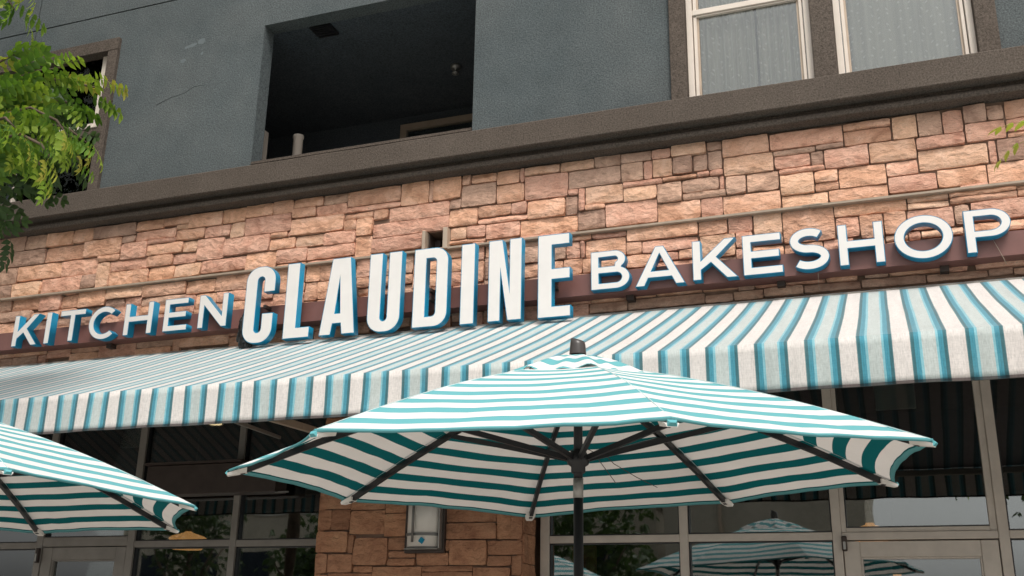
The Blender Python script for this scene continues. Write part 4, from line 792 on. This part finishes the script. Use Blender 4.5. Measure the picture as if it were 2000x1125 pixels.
    for i in range(m_):
        for j in range(n): Fc.append((i*n+j, (i+1)*n+j, (i+1)*n+(j+1) % n, i*n+(j+1) % n))
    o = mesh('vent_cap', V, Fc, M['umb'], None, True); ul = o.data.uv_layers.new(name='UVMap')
    for lp in o.data.loops: ul.data[lp.index].uv = uv[lp.vertex_index]
    if o.data.polygons[0].normal.z < 0: o.data.flip_normals()
    place(o, t)
    lathe('pole', [(.0185, .05), (.0185, hubz-.13)], cx, cy, M['black'], t, 20); lathe('collar', [(.0195, hubz-.15), (.0195, hubz-.075)], cx, cy, M['steel'], t, 20)
    lathe('upper_pole', [(.0175, hubz-.0745), (.0175, zap-.02)], cx, cy, M['black'], t, 20)
    lathe('hub', [(.024, hubz-.055), (.028, hubz-.05), (.028, hubz-.03), (.040, hubz-.022), (.046, hubz-.008), (.046, hubz+.006), (.036, hubz+.018), (.030, hubz+.03)], cx, cy, M['black'], t, 24)
    lathe('top_hub', [(.03, zap-.06), (.04, zap-.05), (.04, zap-.02)], cx, cy, M['black'], t, 20)
    # slanted-cut finial
    V = []; Fc = []; n = 20; prof = [(.034, 0), (.033, .018), (.031, .040), (.028, .060)]
    for r2, z in prof:
        for j in range(n):
            a = 2*math.pi*j/n; V.append((cx+r2*math.cos(a), cy+r2*math.sin(a), zap+.045+z+(-.30*(r2*math.cos(a)) if z > .05 else 0)))
    for i in range(len(prof)-1):
        for j in range(n): Fc.append((i*n+j, i*n+(j+1) % n, (i+1)*n+(j+1) % n, (i+1)*n+j))
    Fc.append(tuple((len(prof)-1)*n+j for j in range(n)))
    place(mesh('finial', V, Fc, plain('dark_wood_finial', (.05, .042, .038), .35, .5), None, True), t)
    lathe('base', [(.28, .002), (.28, .03), (.24, .06), (.05, .075), (.04, .18), (.03, .2)], cx, cy, M['black'], t, 32)
    return t
big = [[0.099, 3.502, 2.172], [-0.031, 4.513, 2.178], [-0.795, 5.16, 2.189], [-1.79, 5.078, 2.132], [-2.424, 4.307, 2.142], [-2.345, 3.291, 2.133], [-1.59, 2.628, 2.129], [-0.563, 2.73, 2.128]]
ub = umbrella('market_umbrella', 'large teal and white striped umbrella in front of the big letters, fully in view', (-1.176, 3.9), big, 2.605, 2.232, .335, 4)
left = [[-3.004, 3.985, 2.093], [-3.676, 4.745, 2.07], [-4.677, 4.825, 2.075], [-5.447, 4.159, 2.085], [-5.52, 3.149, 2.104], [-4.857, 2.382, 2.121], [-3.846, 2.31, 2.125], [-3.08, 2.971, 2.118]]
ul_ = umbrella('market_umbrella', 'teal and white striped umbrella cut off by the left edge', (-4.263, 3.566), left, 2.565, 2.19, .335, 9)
# pulley cord under the big umbrella
tube('cord', [(-1.30, 4.62, 2.40), (-1.24, 4.68, 2.33), (-1.16, 4.78, 2.28), (-1.08, 4.86, 2.24)], .0018, M['darkmetal'], ub, 5)
tube('cord', [(-1.36, 4.50, 2.33), (-1.38, 4.46, 2.36), (-1.33, 4.42, 2.38), (-1.29, 4.5, 2.36), (-1.25, 4.75, 2.25)], .0018, M['darkmetal'], ub, 5)

# ---------------------------------------------------------------- trees
def leaflet(V, Fc, o, d, n_, L_, W_):
    s = d.cross(n_).normalized(); b = len(V)
    V += [o, o+d*L_*.35+s*W_*.5+n_*L_*.03, o+d*L_*.35-n_*L_*.03, o+d*L_*.35-s*W_*.5+n_*L_*.03, o+d*L_*.72+s*W_*.34-n_*L_*.05, o+d*L_*.72-n_*L_*.09, o+d*L_*.72-s*W_*.34-n_*L_*.05, o+d*L_-n_*L_*.2]
    for f in ((0, 1, 2), (0, 2, 3), (1, 4, 5, 2), (2, 5, 6, 3), (4, 7, 5), (5, 7, 6)): Fc.append(tuple(b+i for i in f))
def compound(seed, L_=.25, n=5, ls=.088):
    r_ = random.Random(seed); V = []; Fc = []; pts = []
    for i in range(8):
        u = i/7; pts.append(Vector((L_*u, .01*math.sin(u*3), -.30*L_*u*u)))
    tube_data(pts, .0011, 3, 1, V, Fc)
    for i in range(n):
        u = .18+.78*i/(n-1); p = Vector((L_*u, .01*math.sin(u*3), -.30*L_*u*u)); sz = ls*(1-.25*abs(u-.45))
        for sg in (-1, 1):
            d = Vector((.5+.3*r_.random(), sg*(.75), -.25-.4*r_.random())).normalized(); nn = Vector((.1*r_.random(), -sg*.25, 1)).normalized(); nn = (nn-d*nn.dot(d)).normalized()
            leaflet(V, Fc, p, d, nn, sz*r_.uniform(.85, 1.1), sz*.52)
    d = Vector((1, 0, -.8)).normalized(); nn = Vector((.6, 0, 1)).normalized(); nn = (nn-d*nn.dot(d)).normalized(); leaflet(V, Fc, pts[-1], d, nn, ls, ls*.4)
    me = bpy.data.meshes.new('leaf'); me.from_pydata([tuple(v) for v in V], [], Fc); me.update(); return me
def leafset(seed, mat, **k):
    me = compound(seed, **k); me.materials.append(mat)
    for p in me.polygons: p.use_smooth = True
    return me
LV = [leafset(i, M['leaf']) for i in range(4)]+[leafset(10+i, M['leaf'], L_=.20, n=4, ls=.078) for i in range(2)]
LN = [leafset(20+i, M['leafnew'], L_=.19, n=4, ls=.068) for i in range(3)]
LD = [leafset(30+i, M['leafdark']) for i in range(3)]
def orient(d, roll):
    d = d.normalized(); up = Vector((0, 0, 1)); y = up.cross(d)
    if y.length < .05: y = Vector((0, 1, 0))
    y.normalize(); z = d.cross(y); m3 = Matrix((d, y, z)).transposed(); return (m3 @ Matrix.Rotation(roll, 3, 'X')).to_4x4()
def add_leaf(tree, me, p, d, roll=0, s=1):
    o = bpy.data.objects.new('leaf', me); C.objects.link(o); o.parent = tree
    o.matrix_parent_inverse = Matrix.Translation(-Vector(tree.location)); o.matrix_basis = Matrix.Translation(p) @ orient(d, roll) @ Matrix.Scale(s, 4); return o
def foliage_stuff(tree, clouds, mats, name='foliage', ls=.056):
    """outer crown: joined leaves, clouds = (centre, radii, count)"""
    for mi, mat in enumerate(mats):
        V = []; Fc = []
        for (c, rad, cnt) in clouds:
            for q in range(cnt//len(mats)):
                while True:
                    u = Vector((rnd.uniform(-1, 1), rnd.uniform(-1, 1), rnd.uniform(-1, 1)))
                    if u.length < 1 and mnoise.noise(u*2.3+Vector(c)) > -.22: break
                p = Vector(c)+Vector((u.x*rad[0], u.y*rad[1], u.z*rad[2])); d = Vector((rnd.uniform(-1, 1), rnd.uniform(-1, 1), rnd.uniform(-.9, .1))).normalized()
                nn = Vector((rnd.uniform(-.5, .5), rnd.uniform(-.5, .5), 1)); nn = (nn-d*nn.dot(d)).normalized(); side = d.cross(nn)
                for k in range(4):
                    for sg in (-1, 1): leaflet(V, Fc, p+d*(.04*k), (d*.6+side*sg*.8-Vector((0, 0, .4))).normalized(), nn, ls*rnd.uniform(.8, 1.2), ls*.42)
        o = mesh(name, V, Fc, mat, None, False); place(o, tree); tag(o, kind='stuff')
tree = thing('leafy_tree', 'green tree with drooping feathery leaves at the left edge before the window', 'tree', (-6.7, 3.6, 0))
tr_pts = [(-6.7, 3.6, 0), (-6.68, 3.62, 1.2), (-6.60, 3.66, 2.6), (-6.55, 3.75, 3.8), (-6.4, 3.85, 5.0), (-6.3, 3.9, 6.2)]
tube('trunk', tr_pts, [.10, .085, .075, .062, .045, .02], M['bark'], tree, 12)
BR = [([(-5.276, 3.95, 4.607), (-5.309, 4.3, 4.869), (-5.185, 4.5, 5.124), (-5.159, 4.6, 5.195)], 9, 'n'), ([(-5.221, 3.95, 4.395), (-5.187, 4.3, 4.703), (-5.024, 4.5, 4.962), (-4.878, 4.6, 5.02)], 16, 'n'), ([(-5.212, 3.95, 4.36), (-5.132, 4.4, 4.745), (-4.994, 4.6, 4.966), (-4.785, 4.7, 4.933), (-4.635, 4.75, 4.895)], 21, 'n'), ([(-5.195, 3.95, 4.291), (-5.267, 4.5, 4.709), (-5.172, 4.75, 4.932), (-5.046, 4.85, 4.923), (-4.997, 4.9, 4.882)], 19, 'n'), ([(-5.177, 3.95, 4.222), (-4.987, 4.3, 4.546), (-4.86, 4.4, 4.627), (-4.635, 4.4, 4.502), (-4.537, 4.4, 4.393)], 16, 'n'), ([(-5.16, 3.95, 4.155), (-5.161, 4.4, 4.499), (-5.018, 4.6, 4.662), (-4.832, 4.7, 4.618), (-4.657, 4.7, 4.489)], 19, 'n'), ([(-5.142, 3.95, 4.087), (-5.032, 4.3, 4.379), (-4.682, 4.2, 4.322), (-4.51, 4.2, 4.229), (-4.415, 4.2, 4.124)], 16, 'n'), ([(-5.125, 3.95, 4.021), (-5.285, 4.6, 4.521), (-5.185, 4.8, 4.647), (-5.032, 4.9, 4.602), (-4.881, 4.9, 4.475)], 18, 'n'), ([(-5.091, 3.95, 3.889), (-5.12, 4.4, 4.317), (-5.01, 4.5, 4.388), (-4.827, 4.5, 4.291), (-4.739, 4.5, 4.185)], 16, 'n'), ([(-5.134, 3.95, 4.054), (-4.983, 4.2, 4.444), (-4.711, 4.1, 4.385), (-4.618, 4.1, 4.304)], 12, 'n'), ([(-5.074, 3.95, 3.824), (-5.383, 4.6, 4.193), (-5.54, 4.9, 4.506), (-5.477, 5.0, 4.483)], 14, 'd'), ([(-5.041, 3.95, 3.696), (-5.43, 4.6, 4.022), (-5.398, 4.8, 4.113), (-5.312, 4.8, 4.012)], 10, 'd'), ([(-5.195, 3.95, 4.291), (-5.554, 4.8, 4.828), (-5.59, 5.1, 4.898), (-5.379, 5.2, 4.752)], 18, 'd'), ([(-5.16, 3.95, 4.155), (-5.625, 4.9, 4.692), (-5.666, 5.2, 4.795), (-5.477, 5.2, 4.667)], 18, 'd'), ([(-5.23, 3.95, 4.43), (-5.589, 4.8, 4.99), (-5.641, 5.1, 5.151), (-5.442, 5.2, 5.085)], 18, 'd'), ([(-5.5, 3.95, 5.476), (-5.428, 4.3, 5.574), (-5.257, 4.4, 5.522), (-5.141, 4.4, 5.381)], 10, 'n'), ([(-5.308, 3.95, 5.734), (-5.336, 4.3, 5.751), (-5.101, 4.4, 5.606), (-5.0, 4.4, 5.486)], 9, 'n'), ([(-5.23, 3.95, 4.43), (-5.514, 4.4, 4.923), (-5.417, 4.6, 5.127)], 9, 'n')]
rb_ = random.Random(3)
for path, n, kind in BR:
    P = [Vector(p) for p in path]
    tube('branch', P, [.016]+[.009]*(len(P)-2)+[.003], M['bark'], tree, 5)
    seg = [(P[i+1]-P[i]).length for i in range(len(P)-1)]; tot = sum(seg)
    for i in range(n):
        s = tot*(.22+.80*i/(n-1)) if n > 1 else tot*.8
        j = 0
        while j < len(seg)-1 and s > seg[j]: s -= seg[j]; j += 1
        p = P[j].lerp(P[j+1], min(1, s/seg[j])); d = (P[j+1]-P[j]).normalized()
        side = d.cross(Vector((0, 0, 1))).normalized()*(1 if i % 2 else -1)
        last = i >= n-2
        dd = (d*(1.0 if not last else 1.6)+side*rb_.uniform(.0, .6)+Vector((.25, 0, rb_.uniform(-.75, .15)))).normalized()
        pool = LD if kind == 'd' else (LN if (last or rb_.random() < .16) else LV)
        add_leaf(tree, rb_.choice(pool), p+Vector((rb_.uniform(-.04, .04), rb_.uniform(-.12, .12), rb_.uniform(-.04, .04))), dd, rb_.uniform(-1.35, -.45), rb_.uniform(.8, 1.08))
foliage_stuff(tree, [((-6.75, 3.3, 5.0), (.75, .9, .8), 500), ((-7.6, 3.0, 6.7), (1.2, 1.2, 1.1), 1100), ((-7.4, 4.2, 7.2), (1.3, 1.2, .9), 900), ((-8.2, 3.2, 4.9), (1.2, 1.2, 1.3), 900), ((-9, 4.6, 6.4), (1.3, 1.0, 1.4), 900), ((-8.8, 4.6, 8.6), (1.8, 1.4, 1.2), 1300), ((-8.0, 3.6, 8.6), (1.5, 1.2, .9), 900)], [M['leaf'], M['leafdark']], 'foliage', .075)  # out-of-view crown, with leaf clouds added to shade the left wall
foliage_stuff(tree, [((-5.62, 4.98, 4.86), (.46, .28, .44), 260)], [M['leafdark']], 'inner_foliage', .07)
t4 = thing('street_tree', 'street tree whose small yellow green sprig hangs in at the right edge', 'tree', (1.75, 2.6, 0))
tube('trunk', [(1.75, 2.6, 0), (1.74, 2.62, 1.3), (1.66, 2.66, 2.5), (1.75, 2.55, 3.6), (1.9, 2.3, 4.8)], [.11, .09, .075, .06, .03], M['bark'], t4, 12)
tube('branch', [(1.68, 2.65, 2.45), (1.42, 2.75, 2.60), (1.2, 2.9, 2.92), (.95, 3.0, 3.05), (.62, 3.15, 3.06), (.455, 3.2, 3.0)], [.05, .04, .026, .015, .008, .003], M['bark'], t4, 8)
for p, d, me, s in (((.50, 3.2, 3.07), (-.9, .1, .35), LN[0], .62), ((.47, 3.2, 3.03), (-1, .2, -.2), LN[1], .6), ((.46, 3.2, 3.0), (-.5, .1, -.8), LN[2], .42), ((.455, 3.19, 2.97), (-.25, .1, -1), LD[0], .42), ((.60, 3.1, 3.08), (-.6, .4, .1), LN[0], .7), ((.75, 3.1, 3.05), (-.5, -.4, -.2), LV[1], .8), ((1.0, 3.0, 3.02), (-.5, .5, -.4), LD[1], .9), ((1.1, 2.9, 2.95), (.2, .6, -.5), LD[2], .9), ((.9, 3.05, 3.1), (-.3, .5, .4), LV[0], .9)): add_leaf(t4, me, Vector(p), Vector(d), 0, s)
foliage_stuff(t4, [((2.1, 2.2, 4.6), (1.1, 1.1, .9), 400), ((2.6, 1.2, 5.2), (1.2, 1.2, .9), 400), ((1.35, 2.7, 2.75), (.35, .35, .3), 30)], [M['leaf'], M['leafdark']])
# across the street, seen only mirrored in the shop glass
def far_tree(x, y, h, r, label, seed):
    t = thing('far_tree', label, 'tree', (x, y, 0)); q = random.Random(seed)
    tube('trunk', [(x, y, 0), (x+.1, y, h*.35), (x+.25, y+.1, h*.75)], [.2, .15, .05], M['bark'], t, 8)
    for k in range(4): a = k*1.6+q.random(); tube('branch', [(x+.1, y, h*.35), (x+r*.6*math.cos(a), y+r*.6*math.sin(a), h*.7)], [.08, .02], M['bark'], t, 5)
    foliage_stuff(t, [((x+q.uniform(-.5, .5)*r, y+q.uniform(-.4, .4)*r, h*(.55+.4*q.random())), (r*.55, r*.55, r*.42), 130) for k in range(7)], [M['leafdark']], 'crown', .17)
far_tree(-8.6, -14.5, 5.4, 2.4, 'bushy green tree across the street, left of the beige building', 1); far_tree(-12.8, -15.5, 5.8, 2.6, 'tallest green tree across the street, mirrored in the glass', 2)
far_tree(-17.5, -15, 5.2, 2.5, 'green tree across the street furthest from the beige building', 3); far_tree(-23, -16, 6, 2.8, 'broad green tree across the street beyond the low fence line', 4)
bd = thing('beige_building', 'plain beige building across the street, mirrored in the shop glass', 'building', (-3.6, -22, 0))
boxes('wall', [(-7.4, -1.15, -30, -20, 0, 8.4)], M['beige'], bd); boxes('parapet', [(-7.5, -1.05, -30.1, -19.9, 8.402, 8.6)], M['kerb'], bd)
boxes('downpipe', [(-5.6, -5.5, -19.998, -19.9, 0, 8.3)], M['rail'], bd)
for i in range(3): boxes('window', [(-6.8+1.9*i, -5.9+1.9*i, -19.998, -19.96, 1.0, 2.4)], M['innerblue'], bd)
b2 = thing('low_building', 'low pale building far to the side across the street', 'building', (-20, -30, 0))
boxes('wall', [(-34, -9.0, -40, -26, 0, 6.2)], M['beige'], b2); boxes('roof_edge', [(-34.1, -8.9, -40.1, -25.9, 6.202, 6.45)], M['kerb'], b2)
for i in range(9): boxes('window', [(-33+2.6*i, -31.4+2.6*i, -25.998, -25.95, 1.2, 4.6)], M['innerblue'], b2)
